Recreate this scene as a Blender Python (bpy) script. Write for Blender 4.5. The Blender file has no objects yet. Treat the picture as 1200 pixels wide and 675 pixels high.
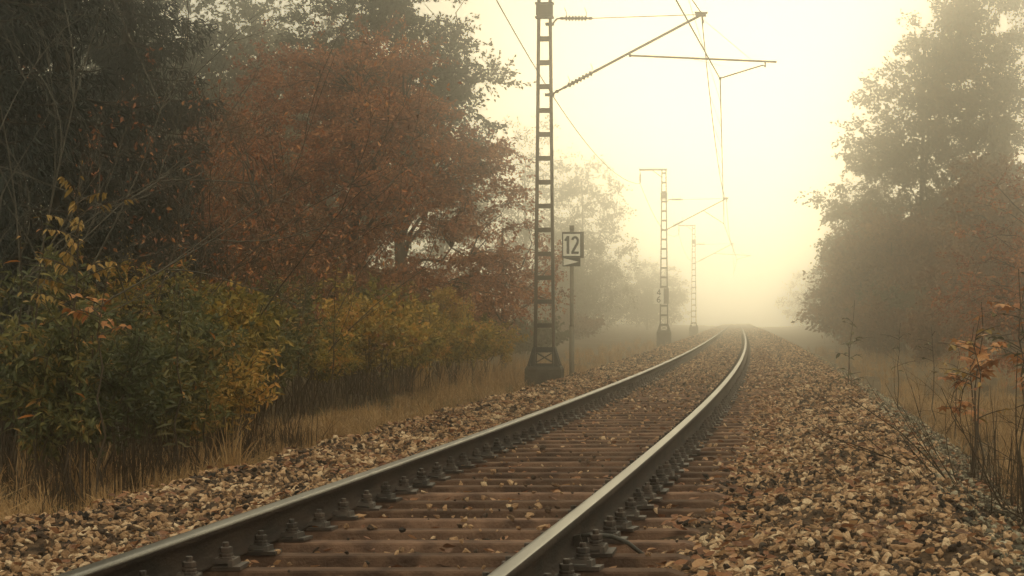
import bpy, math, random
import numpy as np
from mathutils import Matrix, Vector, Euler

SC = bpy.context.scene
COL = SC.collection
R = math.radians

# ------------------------------------------------------------------ camera
CAM_H = 0.89                       # metres above the rail heads
cd = bpy.data.cameras.new('camera')
cd.sensor_width = 36.0
cd.lens = 78.0
cd.shift_y = 35.5 / 1200.0         # rising front: verticals stay vertical
cd.clip_start = 0.1
cd.clip_end = 3000.0
cam = bpy.data.objects.new('camera', cd)
COL.objects.link(cam)
cam.location = (0, 0, CAM_H)
cam.rotation_euler = (R(90), 0, 0)
SC.camera = cam
cd.dof.use_dof = True
cd.dof.focus_distance = 18.0
cd.dof.aperture_fstop = 18.0

# ------------------------------------------------------------------ sky, sun, exposure
SUN_EL, SUN_AZ = R(3.2), R(7.5)
w = bpy.data.worlds.new('World')
SC.world = w
w.use_nodes = True
nt = w.node_tree
nt.nodes.clear()
sky = nt.nodes.new('ShaderNodeTexSky')
sky.sky_type = 'NISHITA'
sky.sun_disc = False
sky.sun_elevation = SUN_EL
sky.sun_rotation = SUN_AZ
sky.dust_density = 6.0
sky.air_density = 1.0
sky.ozone_density = 1.0
fogmix = nt.nodes.new('ShaderNodeMix')
fogmix.data_type = 'RGBA'
fogmix.inputs['Factor'].default_value = 0.8          # the fog bank above the trees: an even cream veil over the sky
fogmix.inputs['B'].default_value = (31.0, 28.4, 20.2, 1)
bg = nt.nodes.new('ShaderNodeBackground')
bg.inputs['Strength'].default_value = 0.14
wo = nt.nodes.new('ShaderNodeOutputWorld')
nt.links.new(sky.outputs[0], fogmix.inputs['A'])
nt.links.new(fogmix.outputs['Result'], bg.inputs['Color'])
nt.links.new(bg.outputs[0], wo.inputs['Surface'])

sd = bpy.data.lights.new('sun', 'SUN')
sd.energy = 0.5
sd.angle = R(18)
sd.color = (1.0, 0.84, 0.54)
sun = bpy.data.objects.new('sun', sd)
COL.objects.link(sun)
sun.rotation_euler = Vector((-math.sin(SUN_AZ) * math.cos(SUN_EL), -math.cos(SUN_AZ) * math.cos(SUN_EL), -math.sin(SUN_EL))).to_track_quat('-Z', 'Y').to_euler()

vs = SC.view_settings
vs.view_transform = 'Standard'
vs.look = 'None'
vs.gamma = 1.0
vs.use_curve_mapping = False
vs.exposure = -1.8
HAZE_DENSITY = 0.0072
HAZE_G = 0.966

cy = SC.cycles
cy.max_bounces = 22
cy.diffuse_bounces = 2
cy.glossy_bounces = 2
cy.transmission_bounces = 2
cy.transparent_max_bounces = 4
cy.volume_bounces = 20
cy.use_denoising = True
cy.sample_clamp_indirect = 4.0
cy.use_adaptive_sampling = False

# ------------------------------------------------------------------ helpers
def link(name, data, parent=None, loc=None, rot=None, scale=None):
    o = bpy.data.objects.new(name, data)
    COL.objects.link(o)
    if loc is not None: o.location = loc
    if rot is not None: o.rotation_euler = rot
    if scale is not None: o.scale = scale
    if parent is not None: o.parent = parent
    return o

def tag(o, label=None, cat=None, group=None, kind=None):
    if label: o['label'] = label
    if cat: o['category'] = cat
    if group: o['group'] = group
    if kind: o['kind'] = kind
    return o

def empty(name, loc, rz=0.0):
    o = link(name, None, None, loc, (0, 0, rz))
    o.empty_display_size = 0.2
    return o

def nrm(a):
    return a / np.maximum(np.linalg.norm(a, axis=-1, keepdims=True), 1e-9)

class MB:
    """collects triangles and quads and links them as one mesh"""
    def __init__(self):
        self.v, self.q, self.t, self.qm, self.tm, self.tt, self.n = [], [], [], [], [], [], 0
    def add(self, V, Q=None, T=None, m=0, tint=None):
        V = np.asarray(V, float).reshape(-1, 3)
        if Q is not None and len(Q):
            Q = np.asarray(Q, int); self.q.append(Q + self.n); self.qm.append(np.full(len(Q), m))
        if T is not None and len(T):
            T = np.asarray(T, int); self.t.append(T + self.n); self.tm.append(np.full(len(T), m))
            self.tt.append(np.zeros(len(T)) if tint is None else tint)
        self.v.append(V); self.n += len(V)
        return self
    def box(self, c, s, M=None, m=0, taper=1.0):
        x, y, z = (k * .5 for k in s)
        t = taper
        V = np.array([(-x,-y,-z),(x,-y,-z),(x,y,-z),(-x,y,-z),(-x*t,-y*t,z),(x*t,-y*t,z),(x*t,y*t,z),(-x*t,y*t,z)])
        if M is not None: V = V @ np.array(M).T
        Q = [(0,3,2,1),(4,5,6,7),(0,1,5,4),(1,2,6,5),(2,3,7,6),(3,0,4,7)]
        return self.add(V + np.array(c), Q, m=m)
    def bar(self, a, b, w, h, m=0, up=(0, 0, 1)):
        """rectangular bar from a to b"""
        a = np.array(a, float); b = np.array(b, float); d = b - a; L = np.linalg.norm(d); d = d / L
        u = np.array(up, float)
        if abs(d @ u) > .98: u = np.array((0, 1.0, 0))
        s = nrm(np.cross(d, u)); u = np.cross(s, d)
        return self.box((a + b) / 2, (L, w, h), np.stack([d, s, u], 1), m)
    def tube(self, P, r, n=6, m=0, cap=True):
        P = np.asarray(P, float); k = len(P)
        r = np.full(k, r) if np.isscalar(r) else np.asarray(r, float)
        T = np.empty_like(P); T[1:-1] = P[2:] - P[:-2]; T[0] = P[1] - P[0]; T[-1] = P[-1] - P[-2]
        T = nrm(T)
        ref = np.array((0.31, 0.17, 0.93)) if abs(T[0] @ np.array((0.31, 0.17, 0.93))) < .93 else np.array((1.0, 0, 0))
        A = nrm(np.cross(T, ref)); B = np.cross(T, A)
        an = np.arange(n) * 2 * math.pi / n
        V = P[:, None] + r[:, None, None] * (np.cos(an)[None, :, None] * A[:, None] + np.sin(an)[None, :, None] * B[:, None])
        i = np.arange(k - 1)[:, None] * n; j = np.arange(n)[None]; j2 = (j + 1) % n
        Q = np.stack([i + j, i + j2, i + n + j2, i + n + j], -1).reshape(-1, 4)
        Tr = None
        if cap and n > 2:
            Tr = [(0, q + 1, q) for q in range(1, n - 1)] + [((k-1)*n, (k-1)*n + q, (k-1)*n + q + 1) for q in range(1, n - 1)]
        return self.add(V.reshape(-1, 3), Q, Tr, m)
    def lathe(self, prof, n=12, M=None, o=(0, 0, 0), m=0):
        """prof: (radius, z) pairs"""
        prof = np.array(prof, float); k = len(prof)
        an = np.arange(n) * 2 * math.pi / n
        V = np.stack([prof[:, 0, None] * np.cos(an), prof[:, 0, None] * np.sin(an), np.repeat(prof[:, 1, None], n, 1)], -1).reshape(-1, 3)
        if M is not None: V = V @ np.array(M).T
        i = np.arange(k - 1)[:, None] * n; j = np.arange(n)[None]; j2 = (j + 1) % n
        Q = np.stack([i + j, i + j2, i + n + j2, i + n + j], -1).reshape(-1, 4)
        Tr = [(0, q + 1, q) for q in range(1, n - 1)] + [((k-1)*n, (k-1)*n + q, (k-1)*n + q + 1) for q in range(1, n - 1)]
        return self.add(V + np.array(o), Q, Tr, m)
    def mesh(self, name, mats, smooth=False):
        V = np.concatenate(self.v) if self.v else np.zeros((0, 3))
        Q = np.concatenate(self.q) if self.q else np.zeros((0, 4), int)
        T = np.concatenate(self.t) if self.t else np.zeros((0, 3), int)
        me = bpy.data.meshes.new(name)
        me.vertices.add(len(V)); me.vertices.foreach_set('co', V.ravel().astype(np.float32))
        me.loops.add(Q.size + T.size)
        me.loops.foreach_set('vertex_index', np.concatenate([Q.ravel(), T.ravel()]).astype(np.int32))
        me.polygons.add(len(Q) + len(T))
        ls = np.concatenate([np.arange(len(Q)) * 4, Q.size + np.arange(len(T)) * 3])
        me.polygons.foreach_set('loop_start', ls.astype(np.int32))
        mi = np.concatenate(self.qm + self.tm) if (self.qm or self.tm) else np.zeros(0)
        me.polygons.foreach_set('material_index', mi.astype(np.int32))
        me.polygons.foreach_set('use_smooth', np.full(len(Q) + len(T), smooth))
        if self.tt and any(np.any(x) for x in self.tt):
            at = me.attributes.new('tint', 'FLOAT', 'FACE')
            at.data.foreach_set('value', np.concatenate([np.zeros(len(Q))] + self.tt).astype(np.float32))
        me.update(calc_edges=True)
        for mm in (mats if isinstance(mats, (list, tuple)) else [mats]): me.materials.append(mm)
        return me
    def build(self, name, mats, parent=None, smooth=False, loc=None, rot=None):
        return link(name, self.mesh(name, mats, smooth), parent, loc, rot)

# ------------------------------------------------------------------ materials
def new_mat(name):
    m = bpy.data.materials.new(name); m.use_nodes = True
    t = m.node_tree; t.nodes.clear()
    out = t.nodes.new('ShaderNodeOutputMaterial')
    return m, t, out

def ramp(t, stops):
    r = t.nodes.new('ShaderNodeValToRGB')
    e = r.color_ramp.elements
    while len(e) < len(stops): e.new(0.5)
    for k, (p, c) in enumerate(stops):
        e[k].position = p; e[k].color = (*c, 1)
    return r

def plain(name, col, rough=.7, metal=0.0, noise=None, nscale=8.0, bump=0.0, bscale=40.0, coord='Object', stretch=(1, 1, 1), vary=0.0):
    """principled with colour noise (second colour) and fine relief"""
    m, t, out = new_mat(name)
    p = t.nodes.new('ShaderNodeBsdfPrincipled')
    p.inputs['Roughness'].default_value = rough; p.inputs['Metallic'].default_value = metal
    if rough > .8: p.inputs['Specular IOR Level'].default_value = .1
    p.inputs['Base Color'].default_value = (*col, 1)
    tc = t.nodes.new('ShaderNodeTexCoord')
    mp = t.nodes.new('ShaderNodeMapping'); mp.inputs['Scale'].default_value = stretch
    t.links.new(tc.outputs[coord], mp.inputs[0])
    if noise:
        n = t.nodes.new('ShaderNodeTexNoise'); n.inputs['Scale'].default_value = nscale; n.inputs['Detail'].default_value = 5
        t.links.new(mp.outputs[0], n.inputs['Vector'])
        r = ramp(t, [(.35, col), (.65, noise)])
        t.links.new(n.outputs[0], r.inputs[0]); t.links.new(r.outputs[0], p.inputs['Base Color'])
    if vary and noise:
        oi = t.nodes.new('ShaderNodeObjectInfo'); hs_ = t.nodes.new('ShaderNodeHueSaturation')
        mr = t.nodes.new('ShaderNodeMapRange'); mr.inputs['To Min'].default_value = 1 - vary; mr.inputs['To Max'].default_value = 1 + vary
        t.links.new(oi.outputs['Random'], mr.inputs[0]); t.links.new(mr.outputs[0], hs_.inputs['Value']); t.links.new(r.outputs[0], hs_.inputs['Color'])
        t.links.new(hs_.outputs[0], p.inputs['Base Color'])
        ad = t.nodes.new('ShaderNodeVectorMath'); ad.operation = 'ADD'; t.links.new(mp.outputs[0], ad.inputs[0]); t.links.new(oi.outputs['Random'], ad.inputs[1]); t.links.new(ad.outputs[0], n.inputs['Vector'])
    if bump:
        n2 = t.nodes.new('ShaderNodeTexNoise'); n2.inputs['Scale'].default_value = bscale; n2.inputs['Detail'].default_value = 4
        t.links.new(mp.outputs[0], n2.inputs['Vector'])
        b = t.nodes.new('ShaderNodeBump'); b.inputs['Strength'].default_value = bump; b.inputs['Distance'].default_value = .02
        t.links.new(n2.outputs[0], b.inputs['Height']); t.links.new(b.outputs[0], p.inputs['Normal'])
    t.links.new(p.outputs[0], out.inputs['Surface'])
    return m

def leafmat(name, stops, by='tint', trans=.22, rough=.5):
    """leaf colour picked per leaf, part of the light passing through"""
    m, t, out = new_mat(name)
    if by == 'tint':
        a = t.nodes.new('ShaderNodeAttribute'); a.attribute_name = 'tint'; src = a.outputs['Fac']
    else:
        a = t.nodes.new('ShaderNodeObjectInfo'); src = a.outputs['Random']
    r = ramp(t, stops); t.links.new(src, r.inputs[0])
    p = t.nodes.new('ShaderNodeBsdfPrincipled'); p.inputs['Roughness'].default_value = rough
    p.inputs['Specular IOR Level'].default_value = .3
    t.links.new(r.outputs[0], p.inputs['Base Color'])
    tr = t.nodes.new('ShaderNodeBsdfTranslucent'); t.links.new(r.outputs[0], tr.inputs['Color'])
    mx = t.nodes.new('ShaderNodeMixShader'); mx.inputs[0].default_value = trans
    t.links.new(p.outputs[0], mx.inputs[1]); t.links.new(tr.outputs[0], mx.inputs[2])
    t.links.new(mx.outputs[0], out.inputs['Surface'])
    return m

def stonemat(name, stops):
    m, t, out = new_mat(name)
    oi = t.nodes.new('ShaderNodeObjectInfo')
    tc = t.nodes.new('ShaderNodeTexCoord')
    n = t.nodes.new('ShaderNodeTexNoise'); n.inputs['Scale'].default_value = 1.6; n.inputs['Detail'].default_value = 6
    ad = t.nodes.new('ShaderNodeVectorMath'); ad.operation = 'ADD'
    t.links.new(tc.outputs['Object'], ad.inputs[0]); t.links.new(oi.outputs['Random'], ad.inputs[1])
    t.links.new(ad.outputs[0], n.inputs['Vector'])
    mm = t.nodes.new('ShaderNodeMath'); mm.operation = 'MULTIPLY_ADD'; mm.inputs[1].default_value = .5; mm.inputs[2].default_value = -.25
    t.links.new(n.outputs[0], mm.inputs[0])
    sm = t.nodes.new('ShaderNodeMath'); sm.operation = 'ADD'
    t.links.new(mm.outputs[0], sm.inputs[0]); t.links.new(oi.outputs['Random'], sm.inputs[1])
    ge = t.nodes.new('ShaderNodeNewGeometry'); n3 = t.nodes.new('ShaderNodeTexNoise'); n3.inputs['Scale'].default_value = 1.1; n3.inputs['Detail'].default_value = 3
    t.links.new(ge.outputs['Position'], n3.inputs['Vector'])
    m3 = t.nodes.new('ShaderNodeMath'); m3.operation = 'MULTIPLY_ADD'; m3.inputs[1].default_value = .9; m3.inputs[2].default_value = -.45; t.links.new(n3.outputs[0], m3.inputs[0])
    s3 = t.nodes.new('ShaderNodeMath'); s3.operation = 'ADD'; t.links.new(sm.outputs[0], s3.inputs[0]); t.links.new(m3.outputs[0], s3.inputs[1]); sm = s3
    r = ramp(t, stops); t.links.new(sm.outputs[0], r.inputs[0])
    p = t.nodes.new('ShaderNodeBsdfPrincipled'); p.inputs['Roughness'].default_value = .85
    p.inputs['Specular IOR Level'].default_value = .25
    t.links.new(r.outputs[0], p.inputs['Base Color'])
    b = t.nodes.new('ShaderNodeBump'); b.inputs['Strength'].default_value = .5; b.inputs['Distance'].default_value = .15
    n2 = t.nodes.new('ShaderNodeTexNoise'); n2.inputs['Scale'].default_value = 4.0; n2.inputs['Detail'].default_value = 4
    t.links.new(ad.outputs[0], n2.inputs['Vector'])
    t.links.new(n2.outputs[0], b.inputs['Height']); t.links.new(b.outputs[0], p.inputs['Normal'])
    t.links.new(p.outputs[0], out.inputs['Surface'])
    return m

M = {}
M['ground'] = plain('forest_floor', (.055, .040, .026), .95, noise=(.13, .092, .05), nscale=3.0, bump=.8, bscale=30)
M['bed'] = plain('shaded_ballast_fines', (.03, .021, .016), .95, noise=(.11, .07, .045), nscale=14.0, bump=1.0, bscale=35)  # brown fines, coloured darker to stand for shadow in the gaps between stones
M['stone'] = stonemat('ballast_stone', [(0.0, (.016, .013, .013)), (.22, (.07, .046, .034)), (.45, (.32, .19, .11)), (.75, (.54, .34, .20)), (1.0, (.76, .58, .40))])
M['stone2'] = stonemat('grey_stone', [(0.0, (.04, .038, .032)), (.3, (.15, .135, .10)), (.7, (.33, .29, .21)), (1.0, (.52, .48, .38))])
M['railtop'] = plain('worn_steel', (.19, .182, .165), .34, 1.0, noise=(.11, .104, .094), nscale=6.0, stretch=(1, .15, 1))
M['railside'] = plain('rail_rust', (.016, .012, .011), .85, 0.0, noise=(.042, .028, .022), nscale=9.0, bump=.3, bscale=60, stretch=(1, .25, 1))
M['railside'].node_tree.nodes['Principled BSDF'].inputs['Specular IOR Level'].default_value = .12
M['sleeper'] = plain('sleeper_rust', (.075, .046, .036), .85, 0.0, noise=(.20, .12, .085), nscale=7.0, bump=.5, bscale=70, vary=.35)
M['bolt'] = plain('greasy_iron', (.022, .018, .017), .55, .2, noise=(.06, .042, .034), nscale=20, vary=.5)
M['mast'] = plain('grey_mast_paint', (.026, .029, .027), .6, .0, noise=(.085, .058, .038), nscale=5.0, stretch=(1, 1, .2))
M['base'] = plain('blue_grey_iron', (.020, .030, .034), .6, .0, noise=(.045, .045, .040), nscale=5.0)
M['concrete'] = plain('old_concrete', (.085, .08, .07), .9, noise=(.03, .028, .025), nscale=5.0, bump=.5, bscale=25)
M['porcelain'] = plain('brown_porcelain', (.06, .05, .042), .3)
M['wire'] = plain('copper_wire', (.03, .028, .022), .6, .0)
M['white'] = plain('sign_white', (.92, .91, .86), .5, noise=(.84, .81, .73), nscale=9.0)
M['black'] = plain('sign_black', (.03, .03, .028), .5)
M['signback'] = plain('sign_back', (.12, .11, .10), .6, .3)
M['pole'] = plain('galvanised_pole', (.12, .11, .09), .6, .3, noise=(.19, .16, .12), nscale=6)
M['rubber'] = plain('cable_rubber', (.03, .028, .024), .6)
M['bark'] = plain('dark_bark', (.035, .028, .023), .9, noise=(.075, .06, .047), nscale=6, bump=.8, bscale=20, stretch=(1, 1, .2))
M['twig'] = plain('twig_bark', (.05, .038, .03), .85, noise=(.09, .068, .05), nscale=8)
M['twigpale'] = plain('pale_twig_bark', (.055, .05, .04), .8, noise=(.10, .085, .065), nscale=8)
M['stalk'] = plain('dead_stalk', (.030, .021, .015), .85, noise=(.06, .04, .026), nscale=5)

RUST = [(0, (.10, .038, .021)), (.4, (.27, .095, .044)), (.75, (.42, .155, .066)), (1, (.56, .26, .105))]
DKGREEN = [(0, (.022, .030, .016)), (.6, (.045, .055, .026)), (1, (.075, .075, .034))]
SPRUCE = [(0, (.006, .011, .011)), (.7, (.013, .021, .019)), (1, (.024, .034, .027))]
OLIVE = [(0, (.05, .055, .022)), (.6, (.09, .085, .035)), (1, (.14, .11, .045))]
HEDGE = [(0, (.05, .058, .018)), (.3, (.15, .14, .036)), (.55, (.36, .27, .06)), (.8, (.56, .34, .08)), (1, (.60, .25, .065))]
LEFTB = [(0, (.030, .040, .020)), (.5, (.09, .10, .04)), (.78, (.20, .17, .055)), (.93, (.32, .17, .045)), (1, (.48, .17, .04))]
TAN = [(0, (.17, .10, .048)), (.5, (.38, .235, .11)), (1, (.58, .385, .20))]
GREENGR = [(0, (.07, .075, .03)), (.5, (.13, .115, .048)), (1, (.22, .16, .075))]
ORANGE = [(0, (.28, .10, .030)), (.6, (.42, .17, .055)), (1, (.52, .26, .11))]
BROWNLEAF = [(0, (.11, .05, .028)), (.4, (.24, .105, .055)), (.8, (.38, .19, .10)), (1, (.52, .32, .18))]
RUSTB = [(0, (.09, .045, .024)), (.4, (.18, .085, .042)), (.75, (.26, .13, .06)), (1, (.34, .19, .09))]
HEDGE2 = [(0, (.06, .05, .016)), (.35, (.22, .165, .04)), (.65, (.48, .31, .075)), (1, (.60, .27, .075))]
WARM = [(0, (.07, .058, .025)), (.6, (.14, .10, .042)), (1, (.22, .135, .058))]
YELLOW = [(0, (0.196, 0.14, 0.042)), (0.6, (0.378, 0.238, 0.07)), (1, (0.476, 0.266, 0.084))]
for k, st in dict(rust=RUST, warm=WARM, hedge2=HEDGE2, rustb=RUSTB, dkgreen=DKGREEN, spruce=SPRUCE, olive=OLIVE, hedge=HEDGE, leftb=LEFTB, tan=TAN, greengr=GREENGR, orange=ORANGE, brownleaf=BROWNLEAF, yellow=YELLOW).items():
    M['l_' + k] = leafmat('leaf_' + k, st)
    M['o_' + k] = leafmat('leaf_' + k + '_single', st, by='random')

# ------------------------------------------------------------------ the track's line, in world metres
DD = np.arange(-30, 520, 0.25)
XL = -2.685 + 0.1018 * DD + 1.564 * (1 - np.exp(-DD / 30.0))     # left rail centre line
HX = 0.1018 + 1.564 / 30.0 * np.exp(-DD / 30.0)
TH = np.arctan(HX)
GAUGE = 1.507
CX, CY = XL + GAUGE / 2 * np.cos(TH), DD - GAUGE / 2 * np.sin(TH)
SS = np.concatenate([[0], np.cumsum(np.hypot(np.diff(CX), np.diff(CY)))])
SS = SS - np.interp(0, CY, SS)
def cen(s): return np.interp(s, SS, CX), np.interp(s, SS, CY), np.interp(s, SS, TH)
CANT = 0.02
def cz(u): return CANT * (np.clip(u, -1.6, 1.6) + GAUGE / 2) / GAUGE
def pos(u, s, z=0.0):
    x, y, th = cen(s)
    return np.stack(np.broadcast_arrays(x + u * np.cos(th), y - u * np.sin(th), z), -1)
def us(x, y):
    """world -> track coordinates"""
    s = np.interp(y, CY, SS); cx, cyy, th = cen(s)
    u = (x - cx) * np.cos(th); s = s + (x - cx) * np.sin(th)
    cx, cyy, th = cen(s)
    return (x - cx) * np.cos(th) - (y - cyy) * np.sin(th), s
def wav(x, y, sc, seed=0):
    x = x / sc + seed * 3.7; y = y / sc - seed * 1.3
    return (np.sin(x * 1.3 + 1.7 * np.sin(y * .9 + seed)) + np.sin(y * 1.7 + 1.3 * np.sin(x * 1.1 - seed)) + .6 * np.sin(2.3 * (x + y) + seed)) / 2.6

GU = [-400, -60, -20, -6, -3.4, -2.6, -1, 1.5, 2.9, 3.7, 5.5, 9, 20, 60, 400]
GZ = [0, .4, -.1, -.45, -.56, -.58, -.75, -.75, -.75, -.70, -.78, -.70, -.3, .4, 0]
def gz(u, s):
    r = np.clip((np.abs(u) - 2.6) / 3, 0, 1)
    return np.interp(u, GU, GZ) + r * (.10 * wav(u, s, 2.1, 1) + .05 * wav(u, s, .7, 2))
BU = [-3.3, -2.9, -2.35, -2.0, -1.45, -1.3, 1.3, 1.45, 2.0, 2.45, 3.0, 3.9]
def bz(u, s):
    crib = np.interp(s, [0, 18, 28, 45, 65], [-.240, -.238, -.215, -.194, -.182]) + np.interp(s, [24, 40], [1, .3]) * (.030 * np.clip(wav(u, s, .8, 7), -.6, 1) + .05 * np.clip((np.abs(u) - .95 + .12 * wav(u, s, .3, 8)) / .3, 0, 1))
    z = np.interp(u, BU, [-.85, -.55, -.20, -.17, -.215, -1, -1, -.215, -.15, -.14, -.38, -.86])
    z = np.where(np.abs(u) <= 1.3, crib, z)
    e = np.clip((np.abs(u) - 1.3) / .15, 0, 1); z = np.where((np.abs(u) > 1.3) & (np.abs(u) < 1.45), crib * (1 - e) + -.215 * e, z)
    k = np.clip((np.abs(u) - 1.2) / .6, 0.15, 1)
    return z + cz(u) + k * (.045 * wav(u, s, .55, 3) + .02 * wav(u, s, .21, 4))

def grid_mesh(name, U, S, zf, mat, kind):
    UU, SG = np.meshgrid(U, S)
    P = pos(UU, SG, zf(UU, SG)); n = len(U)
    i = np.arange(len(S) - 1)[:, None] * n; j = np.arange(n - 1)[None]
    Q = np.stack([i + j, i + j + 1, i + n + j + 1, i + n + j], -1).reshape(-1, 4)
    mb = MB(); mb.add(P.reshape(-1, 3), Q)
    o = mb.build(name, mat, None, True); o['kind'] = kind
    return o
U = np.concatenate([np.linspace(-150, -26, 18), np.arange(-24, -3, .35), np.arange(-3, 8, .35), np.arange(8, 25, .5), np.linspace(26, 120, 14)])
S = np.concatenate([np.linspace(-24, 4, 12), np.arange(5, 60, .35), np.linspace(61, 415, 120)])
ground = grid_mesh('ground', U, S, gz, M['ground'], 'structure')
U = np.concatenate([np.arange(-3.3, 3.95, .06)])
S = np.concatenate([np.linspace(-20, 5, 20), np.arange(5.2, 30, .09), np.arange(30, 70, .3), np.linspace(71, 413, 170)])
bed = grid_mesh('ballast_bed', U, S, bz, M['bed'], 'structure')

# ------------------------------------------------------------------ scattering (for what nobody could count)
def scatter(name, P, rot, scl, idx, protos, label, parent=None):
    me = bpy.data.meshes.new(name)
    me.vertices.add(len(P)); me.vertices.foreach_set('co', np.asarray(P, np.float32).ravel())
    for an, ty, key, dat in (('rot', 'FLOAT_VECTOR', 'vector', rot), ('scl', 'FLOAT_VECTOR', 'vector', scl), ('idx', 'INT', 'value', idx)):
        a = me.attributes.new(an, ty, 'POINT')
        a.data.foreach_set(key, np.asarray(dat, np.int32 if ty == 'INT' else np.float32).ravel())
    o = link(name, me, parent)
    pc = bpy.data.collections.new(name + '_shapes')
    for k, (pm, mt) in enumerate(protos):
        po = bpy.data.objects.new('%s_shape_%02d' % (name, k), pm); pc.objects.link(po)
    g = bpy.data.node_groups.new(name, 'GeometryNodeTree')
    g.interface.new_socket('Geometry', in_out='INPUT', socket_type='NodeSocketGeometry')
    g.interface.new_socket('Geometry', in_out='OUTPUT', socket_type='NodeSocketGeometry')
    N = g.nodes; gi = N.new('NodeGroupInput'); go = N.new('NodeGroupOutput')
    ip = N.new('GeometryNodeInstanceOnPoints'); ci = N.new('GeometryNodeCollectionInfo')
    ci.inputs['Collection'].default_value = pc; ci.inputs['Separate Children'].default_value = True; ci.inputs['Reset Children'].default_value = True
    def na(n, ty):
        a = N.new('GeometryNodeInputNamedAttribute'); a.data_type = ty; a.inputs['Name'].default_value = n; return a
    ra, sa, ia = na('rot', 'FLOAT_VECTOR'), na('scl', 'FLOAT_VECTOR'), na('idx', 'INT')
    er = N.new('FunctionNodeEulerToRotation')
    g.links.new(gi.outputs[0], ip.inputs['Points']); g.links.new(ci.outputs[0], ip.inputs['Instance'])
    ip.inputs['Pick Instance'].default_value = True
    g.links.new(ia.outputs['Attribute'], ip.inputs['Instance Index'])
    g.links.new(ra.outputs['Attribute'], er.inputs[0]); g.links.new(er.outputs[0], ip.inputs['Rotation'])
    g.links.new(sa.outputs['Attribute'], ip.inputs['Scale'])
    g.links.new(ip.outputs[0], go.inputs[0])
    md = o.modifiers.new('scatter', 'NODES'); md.node_group = g
    tag(o, label, None, None, 'stuff')
    return o

# ------------------------------------------------------------------ ballast stones
rng = np.random.default_rng(11)
import bmesh
def stone_mesh(k, mat):
    r = np.random.default_rng(100 + k)
    d = nrm(r.normal(size=(15, 3))) * r.uniform(.75, 1.0, (15, 1)) * np.array((1.0, r.uniform(.62, .9), r.uniform(.42, .7)))
    bm = bmesh.new()
    for p in d: bm.verts.new(p)
    h = bmesh.ops.convex_hull(bm, input=bm.verts)
    bmesh.ops.delete(bm, geom=[v for v in bm.verts if not v.link_faces], context='VERTS')
    me = bpy.data.meshes.new('ballast_stone'); bm.to_mesh(me); bm.free()
    me.materials.append(mat)
    return me
stones = [stone_mesh(k, M['stone']) for k in range(9)]
stones2 = [stone_mesh(k + 20, M['stone2']) for k in range(6)]

SLEEPER_PITCH = 0.58
SLEEPER_S0 = 5.3
def stone_points(s0, s1, dens, smin, smax, u0=-3.05, u1=3.7):
    n = int((s1 - s0) * (u1 - u0) * dens)
    u = rng.uniform(u0, u1, n); s = rng.uniform(s0, s1, n)
    au = np.abs(u)
    keep = (np.abs(au - GAUGE / 2) > .12)
    ph = np.abs(((s - SLEEPER_S0) / SLEEPER_PITCH + .5) % 1 - .5) * SLEEPER_PITCH
    on = (au < 1.33) & (ph < .135)
    p_on = np.interp(s, [0, 26, 40, 60], [.02, .05, .28, .7])
    patch = wav(u, s, .9, 7)
    p_on = np.where((au < .65) & (patch > .45), p_on + .12, p_on)
    keep &= ~(on & (rng.random(n) > p_on))
    keep &= ~((u < -2.75) & (rng.random(n) < (-2.75 - u) / .3))
    keep &= ~((u > 3.0) & (rng.random(n) < (u - 3.0) / .9))
    u, s, on = u[keep], s[keep], on[keep]
    sz = smin + (smax - smin) * (rng.random(len(u)) ** 1.9 + .35 * (rng.random(len(u)) < .05))
    sz = np.where(np.abs(u) < 1.35, sz * .86, sz)
    z = bz(u, s) + sz * rng.uniform(-.1, .5, len(u))
    top = -.165 + cz(u) + sz * .35
    z = np.where(on & (z < top), top, z)
    return u, s, z, sz
pu, ps, pz, psz = [np.concatenate(x) for x in zip(stone_points(5.4, 26, 640, .013, .039), stone_points(26, 55, 340, .020, .046), stone_points(55, 110, 110, .03, .06), stone_points(110, 230, 30, .04, .07))]
P = pos(pu, ps, pz)
n = len(P)
rot = rng.normal(0, .55, (n, 3)); rot[:, 2] = rng.uniform(0, 6.28, n)
scl = psz[:, None] * rng.uniform(.8, 1.25, (n, 3))
grey = (pu > 2.55) & (rng.random(n) < np.interp(pu, [2.5, 3.1], [.1, .9]))
# the three hundred that show largest are objects of their own
px = P[:, 0] * 78 / 36 / P[:, 1]; py = (P[:, 2] - CAM_H) * 78 / 36 / P[:, 1]
vis = (np.abs(px) < .49) & (py > -.24) & (np.abs(np.abs(pu) - .75) > .2)
score = np.where(vis, psz / P[:, 1], 0)
big = np.argsort(-score)[:300]
isbig = np.zeros(n, bool); isbig[big] = True
for q in big:
    me = (stones2 if grey[q] else stones)[int(rng.integers(0, 6))]
    link('ballast_stone', me, bed, P[q], rot[q], scl[q])
a = ~isbig & ~grey
scatter('ballast_gravel', P[a], rot[a], scl[a], rng.integers(0, 9, a.sum()), [(m, None) for m in stones], 'brown broken stone ballast between and beside the rails', bed)
a = ~isbig & grey
scatter('grey_gravel', P[a], rot[a], scl[a], rng.integers(0, 6, a.sum()), [(m, None) for m in stones2], 'grey weathered stones down the ballast slope', bed)

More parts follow.
